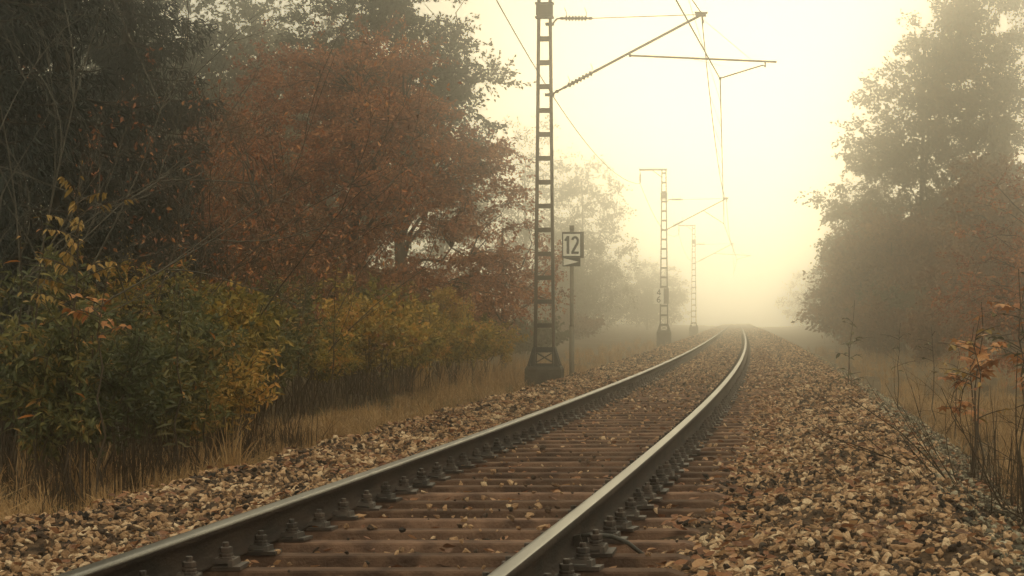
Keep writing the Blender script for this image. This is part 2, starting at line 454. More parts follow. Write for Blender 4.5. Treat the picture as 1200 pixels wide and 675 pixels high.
# ------------------------------------------------------------------ fallen leaves on the ballast
def fallen_leaf_mesh(k, mat):
    r = np.random.default_rng(500 + k)
    o = [(-.5, 0), (-.28, .26), (.0, .34), (.25, .24), (.55, 0), (.25, -.24), (0, -.34), (-.28, -.26)]
    cu, cv = r.uniform(.3, .9), r.uniform(-.4, .7)
    V = [(x, y, cu * y * y * 1.6 + cv * x * x + r.uniform(-.04, .04)) for x, y in o] + [(-.2, 0, -.03), (.2, 0, -.02)]
    T = [(0, 8, 1), (1, 8, 2), (2, 8, 9), (2, 9, 3), (3, 9, 4), (4, 9, 5), (5, 9, 6), (6, 9, 8), (6, 8, 7), (7, 8, 0)]
    mb = MB(); mb.add(V, None, T); return mb.mesh('fallen_leaf', mat)
fl = [fallen_leaf_mesh(k, M['o_brownleaf']) for k in range(6)]
def leaf_points(s0, s1, dens, u0, u1):
    n = int((s1 - s0) * (u1 - u0) * dens)
    u = rng.uniform(u0, u1, n); s = rng.uniform(s0, s1, n)
    keep = (np.abs(np.abs(u) - GAUGE / 2) > .09)
    keep &= rng.random(n) < np.clip(.45 + .75 * wav(u, s, .8, 9), .05, 1)
    u, s = u[keep], s[keep]
    ph = np.abs(((s - SLEEPER_S0) / SLEEPER_PITCH + .5) % 1 - .5) * SLEEPER_PITCH
    keep = ~((np.abs(u) < 1.3) & (ph < .12) & (rng.random(len(u)) > np.interp(s, [0, 20, 40], [.14, .25, .8])))
    u, s, ph = u[keep], s[keep], ph[keep]
    z = bz(u, s) + .035
    z = np.where((np.abs(u) < 1.3) & (ph < .07), np.maximum(z, -.155 + cz(u)), z)
    return u, s, z
lu, ls_, lz = [np.concatenate(x) for x in zip(leaf_points(5.5, 30, 120, -1.35, 1.5), leaf_points(30, 75, 80, -1.35, 1.5), leaf_points(6, 45, 45, -2.9, -1.3), leaf_points(6, 45, 38, 1.4, 3.4))]
LP = pos(lu, ls_, lz); n = len(LP)
rot = rng.uniform(-.5, .5, (n, 3)); rot[:, 2] = rng.uniform(0, 6.28, n)
scl = np.repeat(rng.uniform(.035, .075, (n, 1)), 3, 1)
px = LP[:, 0] * 78 / 36 / LP[:, 1]; py = (LP[:, 2] - CAM_H) * 78 / 36 / LP[:, 1]
vis = (np.abs(px) < .49) & (py > -.24)
big = np.argsort(-np.where(vis, scl[:, 0] / LP[:, 1], 0))[:220]
isbig = np.zeros(n, bool); isbig[big] = True
for q in big: link('fallen_leaf', fl[int(rng.integers(0, 6))], bed, LP[q], rot[q], scl[q])
a = ~isbig
scatter('fallen_leaves', LP[a], rot[a], scl[a], rng.integers(0, 6, a.sum()), [(m, None) for m in fl], 'brown fallen leaves strewn between and beside the rails', bed)

# ------------------------------------------------------------------ track: rails, sleepers, fastenings
track = empty('railway_track', pos(0, 0, 0))
tag(track, 'single railway track curving gently away into the fog', 'railway track')
TM = Matrix.Translation(track.location).inverted()
def tpos(u, s, z): return pos(u, s, z) - np.array(track.location)
prof = [(-.036, -.004), (-.030, -.0005), (-.015, 0), (.015, 0), (.030, -.0005), (.036, -.004), (.0365, -.016), (.034, -.036), (.010, -.047), (.008, -.085), (.008, -.118), (.018, -.130), (.062, -.141), (.068, -.146), (.068, -.154),
        (-.068, -.154), (-.068, -.146), (-.062, -.141), (-.018, -.130), (-.008, -.118), (-.008, -.085), (-.010, -.047), (-.034, -.036), (-.0365, -.016)]
np_ = len(prof)
Srail = np.concatenate([np.arange(-4, 40, .3), np.arange(40, 120, .8), np.linspace(120, 412, 140)])
for side in (-1, 1):
    mb = MB(); rows = []
    for (du, dz) in prof: rows.append(tpos(side * GAUGE / 2 + du, Srail, dz + cz(side * GAUGE / 2)))
    V = np.stack(rows, 1)
    i = np.arange(len(Srail) - 1)[:, None] * np_
    for j in range(np_):
        j2 = (j + 1) % np_
        Q = np.concatenate([i + j2, i + j, i + np_ + j, i + np_ + j2], 1)
        top = j in (1, 2, 3) or (side == 1 and j in (0, 23)) or (side == -1 and j in (4, 5))
        mb.add(V.reshape(-1, 3) if j == 0 else np.zeros((0, 3)), None)
        mb.q.append(Q); mb.qm.append(np.full(len(Q), 0 if top else 1))
    r = mb.build('rail', [M['railtop'], M['railside']], track, True)

def sleeper_mesh():
    sec = [(-.112, -.115), (-.098, -.085), (-.078, -.010), (-.071, -.002), (.071, -.002), (.078, -.010), (.098, -.085), (.112, -.115)]
    xs = [-1.31, -1.305, -1.28, -1.22, -.5, 0, .5, 1.22, 1.28, 1.305, 1.31]; dz = [-.10, -.05, -.018, 0, 0, 0, 0, 0, -.018, -.05, -.10]
    V = [(x, y, z + d) for x, d in zip(xs, dz) for (y, z) in sec]
    n = len(sec); Q = [(i*n+j, i*n+j+1, (i+1)*n+j+1, (i+1)*n+j) for i in range(len(xs)-1) for j in range(n-1)]
    mb = MB(); mb.add(V, np.array(Q)[:, ::-1]); return mb.mesh('sleeper', M['sleeper'])
def hexa(mb, r, z0, z1, c=(0, 0), m=0, n=6):
    mb.lathe([(r*.92, z0), (r, z0 + .002), (r, z1 - .003), (r * .88, z1)], n, None, (c[0], c[1], 0), m)
def fastening_mesh(side):
    """ribbed plate, clamp and bolt; x across the rail (pointing away from it)"""
    mb = MB()
    mb.box((.045, 0, .008), (.17, .15, .016))                     # ribbed plate
    mb.box((.085, 0, .026), (.022, .14, .03), taper=.85)          # rib
    mb.box((.045, 0, .036), (.095, .075, .022), taper=.8)         # clamp
    hexa(mb, .036, .044, .052, (.052, 0), n=10)                   # washer
    hexa(mb, .031, .052, .066, (.052, 0), n=10)                   # spring ring
    hexa(mb, .029, .068, .092, (.052, 0))                         # nut
    hexa(mb, .015, .090, .112, (.052, 0), n=8)                    # thread
    return mb.mesh('rail_fastening', M['bolt'])
slm = sleeper_mesh(); fam = fastening_mesh(1)
far = MB(); NS = 298
fv = np.array([v.co for v in fam.vertices]); ff = [list(p.vertices) for p in fam.polygons]
fq = np.array([p for p in ff if len(p) == 4]); ft = np.array([p for p in ff if len(p) == 3])
rr = np.random.default_rng(5)
for k in range(NS):
    s = SLEEPER_S0 + k * SLEEPER_PITCH
    x, y, th = cen(s)
    o = link('sleeper', slm, track, tpos(0, s, -.165 + cz(0)), (0, -math.atan(CANT / GAUGE), -float(th) + rr.normal(0, .004)))
    for side in (-1, 1):
        for io in (-1, 1):
            du = side * GAUGE / 2 + io * .062
            if k < 75:
                f = link('rail_fastening', fam, o, (du, rr.normal(0, .006), 0), (rr.normal(0, .03), rr.normal(0, .03), (0 if io > 0 else math.pi) + rr.normal(0, .06)), (1, 1, rr.uniform(.88, 1.08)))
            elif k < 220:
                a = -float(th) + (0 if io > 0 else math.pi); c, s_ = math.cos(a), math.sin(a)
                V = np.stack([fv[:, 0]*c - fv[:, 1]*s_, fv[:, 0]*s_ + fv[:, 1]*c, fv[:, 2]], 1) + tpos(du, s, -.165 + cz(du))
                far.add(V, fq, ft)
fo = far.build('rail_fastening', M['bolt'], track); fo['kind'] = 'stuff'
# bond cable and its clamp on the right rail, near the camera
mb = MB()
cp = [(.79, 9.95, -.085), (.85, 9.95, -.08), (.93, 9.96, -.088), (1.0, 9.98, -.12), (1.06, 10.0, -.17), (1.1, 10.02, -.22)]
mb.tube([tpos(u, s, z + cz(u)) for u, s, z in cp], .010, 8)
mb.build('bond_cable', M['rubber'], track, True)
mb = MB(); mb.bar(tpos(.765, 9.95, -.09), tpos(.80, 9.95, -.08), .06, .05); mb.bar(tpos(.80, 9.95, -.085), tpos(.825, 9.95, -.08), .025, .025)
mb.build('cable_clamp', M['bolt'], track)

# ------------------------------------------------------------------ overhead line masts
def rotmat_to(d):
    d = np.array(d, float) / np.linalg.norm(d); q = Vector(d).to_track_quat('Z', 'Y').to_matrix(); return np.array(q)
def insulator(parent, a, b, horns=True):
    a = np.array(a, float); b = np.array(b, float); L = np.linalg.norm(b - a)
    pr = [(.018, 0), (.028, .01), (.028, .07), (.018, .08)]
    k = 7; z0, z1 = .10, L - .10; st = (z1 - z0) / k
    for q in range(k):
        z = z0 + q * st; pr += [(.024, z), (.056, z + st * .3), (.056, z + st * .45), (.024, z + st * .8)]
    pr += [(.018, L - .08), (.028, L - .07), (.028, L - .01), (.016, L)]
    mb = MB(); mb.lathe(pr, 12, rotmat_to(b - a), a); o = mb.build('insulator', M['porcelain'], parent, True)
    if horns:
        d = nrm(b - a); up = np.array((0, 0, 1.0)); mh = MB()
        for t in (.12, L - .12): p = a + d * t; mh.tube([p, p + up * .10 + d * .01, p + up * .2 - d * .03], .006, 5)
        mh.build('arcing_horn', M['mast'], o)
    return o

def mast(u, s, ztop, zfound, kind, label, base_w=.42, top_w=.25, zbot=-1.2):
    x, y, th = cen(s); p = pos(u, s, 0.0)
    root = empty('overhead_line_mast', (p[0], p[1], 0), -float(th))
    tag(root, label, 'mast', 'overhead line masts along the track')
    # concrete foundation
    mb = MB(); zt = zfound
    mb.box((0, 0, (zbot + zt - .05) / 2), (.70, .70, zt - .05 - zbot)); mb.box((0, 0, zt - .025), (.70, .70, .05), taper=.94)
    mb.build('foundation', M['concrete'], root)
    z0 = zfound; zf = z0 + .38            # top of the splayed foot
    wd = lambda z: base_w + (top_w - base_w) * (z - z0) / (ztop - z0)
    # splayed foot with crossed braces
    mb = MB()
    for yy in (-.13, .13):
        for sx in (-1, 1):
            mb.bar((sx * .31, yy, z0 + .02), (sx * (wd(zf) / 2 + .0), yy, zf - .02), .022, .08, up=(0, 1, 0))
            mb.bar((sx * (wd(z0) / 2 - .03), yy, z0 + .015), (sx * (wd(zf) / 2 - .03), yy, zf), .02, .085, up=(0, 1, 0))
        mb.box((0, yy * 1.02, zf - .05), (wd(zf) + .02, .018, .10)); mb.box((0, yy * 1.02, z0 + .03), (.60, .018, .07))
        mb.bar((-wd(z0) / 2 + .06, yy * .93, zf - .11), (wd(z0) / 2 - .06, yy * .93, z0 + .09), .014, .035, up=(0, 1, 0))
        mb.bar((-wd(z0) / 2 + .06, yy * .84, z0 + .09), (wd(z0) / 2 - .06, yy * .84, zf - .11), .014, .035, up=(0, 1, 0))
    for sx in (-1, 1):
        for yy in (-.13, .13):
            V = [(sx * .33, yy + e, z0 + .02) for e in (-.008, .008)] + [(sx * wd(z0) / 2, yy + e, z0 + .02) for e in (-.008, .008)] + [(sx * wd(zf) / 2, yy + e, zf - .06) for e in (-.008, .008)]
            mb.add(V, [(0, 2, 3, 1), (2, 4, 5, 3), (4, 0, 1, 5)], [(0, 4, 2), (1, 3, 5)])
        for yy in (-.2, .2): mb.lathe([(.022, z0), (.022, z0 + .05), (.012, z0 + .052), (.012, z0 + .09)], 6, None, (sx * .27, yy, 0))
    mb.box((0, 0, z0 + .0), (.66, .5, .03)); mb.build('base_frame', M['base'], root)
    # two channel-section legs
    for sx in (-1, 1):
        mb = MB(); sec = np.array([(0, -.07), (.055, -.07), (.055, -.06), (.010, -.06), (.010, .06), (.055, .06), (.055, .07), (0, .07)])
        V = []
        for z in (z0 + .02, ztop):
            for (a, b) in sec: V.append((sx * (wd(z) / 2 - a), b, z))
        n = len(sec); Q = [(j, (j + 1) % n, n + (j + 1) % n, n + j) for j in range(n)]
        mb.add(V, Q if sx < 0 else [q[::-1] for q in Q]); 
        mb.box((sx * (wd(ztop) / 2 - .028), 0, ztop + .004), (.056, .14, .008))
        mb.build('leg', M['mast'], root)
    z = zf + .42
    while z < ztop - .1:
        mb = MB()
        for yy in (-.076, .076): mb.box((0, yy, z), (wd(z) - .012, .012, .085))
        mb.build('rung', M['mast'], root); z += .463
    # clamp band and head bracket with hanging insulator for the feeder wire
    mb = MB(); zb = 6.86
    mb.box((0, 0, zb), (wd(zb) + .04, .2, .20)); mb.box((0, 0, zb - .14), (wd(zb) + .08, .24, .03)); mb.box((0, 0, zb + .13), (wd(zb) + .08, .24, .03)); mb.build('clamp_band', M['mast'], root)
    mb = MB(); mb.bar((-1.22, 0, ztop + .06), (.16, 0, ztop + .06), .08, .09); mb.bar((-.55, 0, ztop + .02), (-.1, 0, ztop - .32), .03, .04); hb = mb.build('head_bracket', M['mast'], root)
    mb = MB(); mb.tube([(-1.16, 0, ztop + .02), (-1.16, 0, ztop - .1)], .012, 6); mb.build('hanger', M['mast'], hb)
    insulator(hb, (-1.16, 0, ztop - .08), (-1.16, 0, ztop - .60), False)
    # cantilever
    c = MB(); zl = 5.22
    foot = np.array((.12, 0, zl)); tip = np.array((3.02, 0, 6.72)); d = nrm(tip - foot)
    c.tube([foot + d * 1.0, tip + d * .02], .027, 8)
    cant = c.build('cantilever_tube', M['mast'], root, True)
    insulator(cant, foot + d * .28, foot + d * 1.02)
    m2 = MB(); m2.tube([foot - (.1, 0, 0), foot + (.0, 0, 0), foot + d * .3], .02, 6); m2.box(foot - (.02, 0, 0), (.18, .12, .05)); m2.lathe([(.035, -.03), (.035, .03)], 8, rotmat_to((0, 1, 0)), foot + d * .14); m2.build('swivel_bracket', M['mast'], cant)
    ua, ub = np.array((.30, 0, 6.70)), np.array((.93, 0, 6.69))
    insulator(cant, ua, ub)
    m2 = MB(); m2.tube([(.03, 0, 6.59), (.16, 0, 6.60), (.24, 0, 6.69), ua], .018, 6); m2.box((.1, 0, 6.59), (.16, .12, .05)); m2.build('swivel_bracket', M['mast'], cant)
    m2 = MB(); m2.tube([ub, (3.0, 0, 6.73)], .0085, 6); m2.build('stay_rod', M['mast'], cant)
    m2 = MB(); m2.box(tip + (.0, 0, .0), (.2, .07, .06)); m2.tube([tip + (-.12, 0, .05), tip + (.13, 0, .04)], .02, 6); m2.bar(tip + (.03, 0, -.03), tip + (.05, 0, -.16), .03, .05); m2.build('saddle_clamp', M['mast'], cant)
    if kind == 'A':
        ra, rb = np.array((1.66, 0, 5.96)), np.array((4.47, 0, 5.80))
        m2 = MB(); m2.tube([ra, rb], .020, 8); m2.lathe([(.03, -.03), (.03, .03)], 8, rotmat_to((0, 1, 0)), ra); m2.build('registration_tube', M['mast'], cant, True)
        m2 = MB(); m2.tube([tip + (.06, 0, -.1), (3.98, 0, 5.85)], .004, 4); m2.tube([(2.85, 0, 5.88), (3.42, 0, 5.74)], .003, 4); m2.build('stay_wire', M['wire'], cant)
        m2 = MB(); m2.bar((4.25, 0, 5.81), (4.25, 0, 5.70), .03, .05); m2.tube([(4.25, 0, 5.72), (4.20, 0, 5.74), (3.39, 0, 5.50)], .014, 6); m2.box((3.39, 0, 5.50), (.05, .05, .05)); m2.build('steady_arm', M['mast'], cant)
        cw = 3.39
    else:
        ra, rb = np.array((1.92, 0, 6.15)), np.array((2.9, 0, 5.52))
        m2 = MB(); m2.tube([ra, rb], .016, 6); m2.box(rb, (.06, .05, .06)); m2.build('steady_arm', M['mast'], cant)
        cw = 2.92
    def wp(x, z): v = root.matrix_basis @ Vector((x, 0, z)); return np.array(v)
    bpy.context.view_layer.update()
    Mx = Matrix.Translation(root.location) @ Euler((0, 0, root.rotation_euler.z)).to_matrix().to_4x4()
    f = lambda x, z: np.array(Mx @ Vector((x, 0, z)))
    return root, f(cw, 5.49), f(3.03, 6.76), f(-1.16, ztop - .62)

SM = [us(.63, 43.0), us(7.43, 108.5), us(14.25, 174.0)]
ma, c1, t1, f1 = mast(SM[0][0], SM[0][1], 8.1, -.05, 'A', 'nearest lattice overhead line mast, dark steel ladder form beside the 12 sign')
mb2, c2, t2, f2 = mast(SM[1][0], SM[1][1], 8.1, .24, 'B', 'second lattice mast, paler in fog, carrying a white kilometre board')
mb3, c3, t3, f3 = mast(SM[2][0], SM[2][1], 8.1, .2, 'A', 'farthest faint lattice mast, almost lost in the fog')
def ghost(u, s, cwx):
    p0 = pos(u, s, 0.); th = float(cen(s)[2]); n = np.array((math.cos(th), -math.sin(th), 0))
    return p0 + n * cwx + (0, 0, 5.49), p0 + n * 3.03 + (0, 0, 6.76), p0 + n * -1.16 + (0, 0, 7.48)
g0 = ghost(SM[0][0], -22.0, 2.92); g4 = ghost(SM[2][0], SM[2][1] + 66, 2.92); 
cons = [g0[0], c1, c2, c3, g4[0]]; cats = [g0[1], t1, t2, t3, g4[1]]; fees = [g0[2], f1, f2, f3, g4[2]]
def span(a, b, sag, n=22):
    t = np.linspace(0, 1, n)[:, None]; P = a + (b - a) * t; P[:, 2] -= (4 * sag * t * (1 - t))[:, 0]; return P
def wire(name, pts, sag, r, label, cat):
    mb = MB(); P = [span(a, b, sag) for a, b in zip(pts[:-1], pts[1:])]
    P = np.concatenate([P[0]] + [q[1:] for q in P[1:]])
    o = mb.tube(P, r, 5).build(name, M['wire'], None, True); tag(o, label, cat); return o
cw = wire('contact_wire', cons, .03, .012, 'straight contact wire hung lowest over the middle of the track', 'overhead wire')
cat_w = wire('catenary_wire', cats, .85, .011, 'sagging catenary wire carrying the contact wire on thin droppers', 'overhead wire')
fw = wire('feeder_wire', fees, 1.0, .013, 'sagging feeder wire hung from the mast heads beside the forest', 'overhead wire')
for a, b, c, d in zip(cons[:-1], cons[1:], cats[:-1], cats[1:]):
    for t in np.linspace(.07, .93, 10):
        p = a + (b - a) * t; p[2] -= .12 * t * (1 - t); q = c + (d - c) * t; q[2] -= 3.4 * t * (1 - t)
        mb = MB(); mb.tube([p, q], .0045, 4); mb.build('dropper', M['wire'], cat_w)

# ------------------------------------------------------------------ signs
def stroke(mb, pts, w, y0, y1, closed=False):
    """flat lettering: thick strokes in the x-z plane between depths y0 (front) and y1"""
    for a, b in zip(pts[:-1], pts[1:]):
        mb.bar((a[0], (y0 + y1) / 2, a[1]), (b[0], (y0 + y1) / 2, b[1]), abs(y1 - y0), w, up=(-(b[1] - a[1]), 0, b[0] - a[0]))
def arc(cx, cz, rx, rz, a0, a1, n=12):
    return [(cx + rx * math.cos(R(a0 + (a1 - a0) * k / n)), cz + rz * math.sin(R(a0 + (a1 - a0) * k / n))) for k in range(n + 1)]
sx, sy = 1.24, 46.0
su, ss_ = us(sx, sy); sz0 = float(gz(su, ss_)) - .15
sp = empty('speed_sign', (sx, sy, sz0), R(-4))
tag(sp, 'white 12 sign above a small triangle board on a thin grey pole', 'sign')
top = 2.80 - sz0
mb = MB(); mb.tube([(0, 0, 0), (0, 0, 1.45)], .055, 10); mb.tube([(0, 0, 1.45), (0, 0, 1.5), (0, 0, top)], [.055, .042, .042], 10); mb.box((0, 0, top - .03), (.09, .09, .09)); mb.build('pole', M['pole'], sp, True)
pc = 2.41 - sz0; W_, H_ = .40, .51
mb = MB(); mb.box((.025, -.03, pc), (W_ + .05, .06, H_ + .03)); mb.build('plate_back', M['signback'], sp)
mb = MB(); mb.box((0, -.066, pc), (W_, .012, H_)); pl = mb.build('plate', M['white'], sp)
mb = MB()
for (x, z, a, b) in ((0, H_/2 - .013, W_, .026), (0, -H_/2 + .013, W_, .026), (-W_/2 + .012, 0, .024, H_ - .052), (W_/2 - .012, 0, .024, H_ - .052)): mb.box((x, -.073, pc + z), (a, .006, b))
mb.build('border', M['black'], pl)
mb = MB(); h = .165; stroke(mb, [(-.135, pc + .085), (-.085, pc + h - .01)], .05, -.078, -.0725); stroke(mb, [(-.077, pc + h + .02), (-.077, pc - h - .02)], .055, -.0785, -.073)
mb.build('numeral', M['black'], pl)
mb = MB(); pts = arc(.07, pc + .082, .058, .078, 165, -40, 12) + [(.012, pc - .16)]
stroke(mb, pts, .05, -.078, -.0725); stroke(mb, [(-.006, pc - .163), (.145, pc - .163)], .05, -.0785, -.073); mb.build('numeral', M['black'], pl)
tc_ = 2.06 - sz0
mb = MB(); mb.box((-.005, -.03, tc_), (.37, .03, .19)); tb = mb.build('triangle_board', M['black'], sp)
mb = MB(); V = [(-.17, -.05, tc_ + .077), (-.17, -.05, tc_ - .077), (.145, -.05, tc_ - .0), (-.17, -.044, tc_ + .077), (-.17, -.044, tc_ - .077), (.145, -.044, tc_)]
mb.add(V, [(0, 3, 4, 1), (1, 4, 5, 2), (2, 5, 3, 0)], [(0, 1, 2), (3, 5, 4)]); mb.build('triangle', M['white'], tb)

# kilometre board on the second mast: two boards set at an angle
km = empty('kilometre_board', (7.43, 108.5 - .16, 0), 0)
tag(km, 'white folded kilometre board with two numerals on the second mast', 'sign')
kz = .89 + (373 - 347) * .0417
mb = MB(); mb.bar((-.52, -.1, kz), (-.04, -.32, kz), .02, .76); bl = mb.build('board', M['white'], km)
mb = MB(); mb.bar((-.04, -.322, kz), (.22, .10, kz), .02, .76); mb.build('board', M['signback'], km)
mb = MB(); mb.box((-.1, .05, kz), (.12, .3, .06)); mb.build('bracket', M['signback'], km)
def kmnum(pts_list):
    mb = MB()
    for pts in pts_list:
        for a, b in zip(pts[:-1], pts[1:]):
            f = lambda q: np.array((-.28 + q[0] * .91, -.21 - q[0] * .417 - .014, q[1]))
            mb.bar(f(a), f(b), .012, .05, up=(0, 0, 1) if abs(a[0] - b[0]) > abs(a[1] - b[1]) else (.91, -.417, 0))
    mb.build('numeral', M['black'], bl)
kmnum([[(.05, kz + .04), (.05, kz + .32), (-.09, kz + .12), (.11, kz + .12)]])
kmnum([[(.07, kz - .03), (-.02, kz - .06), (-.08, kz - .17), (-.08, kz - .25), (0, kz - .31), (.07, kz - .27), (.08, kz - .2), (.0, kz - .15), (-.07, kz - .2)]])

# ------------------------------------------------------------------ vegetation
def leaves(mb, P, size, rng, asp=.5, axis=(0, 0, -.2), spread=1.0, fold=.3, tint=None, up=0.0):
    P = np.asarray(P, float); n = len(P)
    if n == 0: return
    a = nrm(np.asarray(axis) + spread * rng.normal(size=(n, 3)))
    r = rng.normal(size=(n, 3)); 
    if up: r[:, 2] *= (1 - up)
    b = nrm(np.cross(a, np.cross(r, a)) if False else np.cross(a, r))
    nn = np.cross(a, b)
    if up:                              # turn blades to lie flat
        s = np.sign(nn[:, 2:3]); nn = nn * s; b = b * s
    L = np.broadcast_to(size, n)[:, None] * rng.uniform(.7, 1.3, (n, 1)); W = L * asp * .5
    v1 = P + a * L * .42 + b * W + nn * W * fold; v2 = P + a * L - nn * L * .08; v3 = P + a * L * .42 - b * W + nn * W * fold
    V = np.stack([P, v1, v2, v3], 1).reshape(-1, 3)
    i = np.arange(n)[:, None] * 4
    T = np.stack([np.concatenate([i, i + 1, i + 2], 1), np.concatenate([i, i + 2, i + 3], 1)], 1).reshape(-1, 3)
    if tint is None: tint = rng.random(n)
    mb.add(V, None, T, tint=np.repeat(np.clip(tint, .002, 1), 2))

def curve(a, b, sag, n, rng, wob=.0):
    t = np.linspace(0, 1, n)[:, None]; P = np.array(a) + (np.array(b) - np.array(a)) * t
    P = P + sag * (4 * t * (1 - t)) * np.array((0, 0, 1.0))
    if wob: w_ = rng.normal(size=(n, 3)) * wob; w_[0] = 0; w_[-1] = 0; P = P + w_
    return P

def tree(name, label, x, y, h, blobs, clumps, per, lsize, crad, lmat, seed, trunk_r=.12, bark='bark', group=None, flat=.5, asp=.55, gap=0.0, lean=(0, 0), droop=-.25, tintvar=.35, shell=2.4, twigs=7, wood=False):
    """trunk with limbs, and a crown of leaf clumps filling the blobs (cx, cy, cz, rx, ry, rz above the base)"""
    r = np.random.default_rng(seed)
    u, s = us(x, y); z0 = float(gz(u, s)) - .1
    root = empty(name, (x, y, z0)); tag(root, label, 'tree', group)
    B = np.array(blobs, float); vol = (B[:, 3] * B[:, 4] * B[:, 5]) ** .8; pick = r.choice(len(B), clumps, p=vol / vol.sum())
    d = nrm(r.normal(size=(clumps, 3))); rad = r.random(clumps) ** (1 / shell)
    C = B[pick, :3] + d * rad[:, None] * B[pick, 3:]
    C = C[C[:, 2] > .3]
    if gap:
        g = wav(C[:, 0] + C[:, 1] * .3, C[:, 2], .9, seed % 7); C = C[g > -1 + gap]
    n = len(C)
    # wood
    wb = MB(); nt_ = 9; t = np.linspace(0, 1, nt_)
    tp = np.stack([lean[0] * t * h * .8 + np.cumsum(r.normal(0, .02 * h / 8, nt_)), lean[1] * t * h * .8 + np.cumsum(r.normal(0, .02 * h / 8, nt_)), t * h * .76], 1); tp[0, :2] = 0
    wb.tube(tp, trunk_r * (1.15 - t * .95) + .012, 9)
    nl = min(16, n); idx = r.choice(n, nl, replace=False); limbs = []
    for k in idx:
        c = C[k] * np.array((.9, .9, 1)); zb = np.clip(c[2] * .55, .12 * h, .75 * h) ; f = zb / (h * .76)
        st = np.array([np.interp(f, t, tp[:, q]) for q in range(3)])
        L = np.linalg.norm(c - st); P = curve(st, c, .10 * L, 8, r, .03 * L); limbs.append(P)
        wb.tube(P, np.linspace(max(.02, trunk_r * .45), .010, 8), 6)
    LPt = np.concatenate(limbs)
    for c in C:
        dd = np.linalg.norm(LPt - c, axis=1) + np.maximum(0, LPt[:, 2] - c[2]) * .7; st = LPt[np.argmin(dd)]
        L = np.linalg.norm(c - st)
        if L > .12: wb.tube(curve(st, c, .08 * L, 5, r, .04 * L), np.linspace(.012 + .006 * L, .005, 5), 4, cap=False)
    wb.build('trunk', M[bark], root, True); wb2 = MB()
    # crown: leaves set along short twigs that fan out of every clump
    cb = MB(); K = twigs; pk = max(1, per // K)
    base = np.repeat(C, K, 0); m = len(base); od = nrm(base - np.array((tp[-1, 0] * .4, tp[-1, 1] * .4, h * .42)))
    td = nrm(r.normal(size=(m, 3)) * np.array((1, 1, flat)) + od * .45); tl = crad * r.uniform(.45, 1.25, m) * np.repeat(r.uniform(.7, 1.3, n), K)
    if wood:
        for b_, d_, l_ in zip(base, td, tl): wb2.tube([b_, b_ + d_ * l_ * .55, b_ + d_ * l_ - np.array((0, 0, .06 * l_))], [.006, .004, .002], 3, cap=False)
    tq = r.random((m, pk)) ** .75; P = base[:, None] + td[:, None] * (tl[:, None] * tq)[:, :, None]; P[:, :, 2] -= .10 * tl[:, None] * tq ** 2
    P = P.reshape(-1, 3) + r.normal(size=(m * pk, 3)) * lsize * .45
    ct = np.repeat(r.random(n), K * pk); ax = np.repeat(td, pk, 0) * .8 + np.array((0, 0, droop))
    leaves(cb, P, lsize, r, asp, ax, .6, .3, np.clip(ct * (1 - tintvar) * .8 + r.random(len(P)) * (tintvar + .2), 0, 1), .3)
    if wood: wb2.build('twig', M[bark], root)
    cb.build('crown', lmat, root)
    return root

def spruce(label, x, y, h, rbase, seed, n=9000, zlow=.3):
    r = np.random.default_rng(seed); u, s = us(x, y); z0 = float(gz(u, s)) - .1
    root = empty('spruce_tree', (x, y, z0)); tag(root, label, 'tree', 'dark spruces behind the trackside shrubs')
    wb = MB(); wb.tube([(0, 0, 0), (.02, 0, h * .5), (0, 0, h)], [.16, .1, .02], 9)
    cb = MB(); z = zlow
    while z < h * .97:
        rr_ = rbase * (1 - z / h) ** .75 * r.uniform(.8, 1.1)
        for k in range(int(r.integers(5, 8))):
            an = r.uniform(0, 6.28); L = rr_ * r.uniform(.75, 1.1)
            tt = np.linspace(0, 1, 7); B = np.stack([np.cos(an) * L * tt, np.sin(an) * L * tt, z - .32 * L * tt + .22 * L * tt ** 3], 1)
            wb.tube(B, np.linspace(.022, .005, 7), 4, cap=False)
            m = max(20, int(n * L / (h * 14)))
            t = r.random(m) ** .7; Pb = np.stack([np.interp(t, tt, B[:, q]) for q in range(3)], 1)
            side = np.stack([-np.sin(an) * np.ones(m), np.cos(an) * np.ones(m), np.zeros(m)], 1) * (r.normal(0, .16, m) * (1.1 - t) * (1 + L * .3))[:, None]
            hang = np.abs(r.normal(0, .16, m))
            Pb = Pb + side; Pb[:, 2] -= hang
            leaves(cb, Pb, .15, r, .2, np.array((np.cos(an) * .4, np.sin(an) * .4, -.7)), .45, .2)
        z += r.uniform(.22, .34)
    wb.build('trunk', M['bark'], root, True); cb.build('crown', M['l_spruce'], root)
    return root

def big_leaf_mesh(name, mat, asp=.4, bend=.3, lobes=False):
    mb = MB()
    if lobes:   # maple-like hand-shaped leaf
        o = []
        for k in range(5):
            a = R(-130 + k * 65); o += [(math.cos(a) * .55 + .0, math.sin(a) * .55), (math.cos(a + R(32)) * .24, math.sin(a + R(32)) * .24)]
        o = o[:-1] + [(-.3, .05), (-.3, -.05)]
        V = [(x + .3, y, -bend * ((x) ** 2 + y * y)) for x, y in o] + [(.3, 0, 0)]
        n = len(o); T = [(i, (i + 1) % n, n) for i in range(n)]
        mb.add(V, None, T)
    else:
        xs = [0, .25, .55, .8, 1.0]; ws = [0.02, .42, .5, .3, 0.0]
        V = []
        for x, w_ in zip(xs, ws): z = -bend * x * x; V += [(x, -w_ * asp, z + w_ * asp * .35), (x, 0, z), (x, w_ * asp, z + w_ * asp * .35)]
        Q = []
        for i in range(4): Q += [(i*3, i*3+3, i*3+4, i*3+1), (i*3+1, i*3+4, i*3+5, i*3+2)]
        mb.add(V, Q)
    return mb.mesh(name, mat)

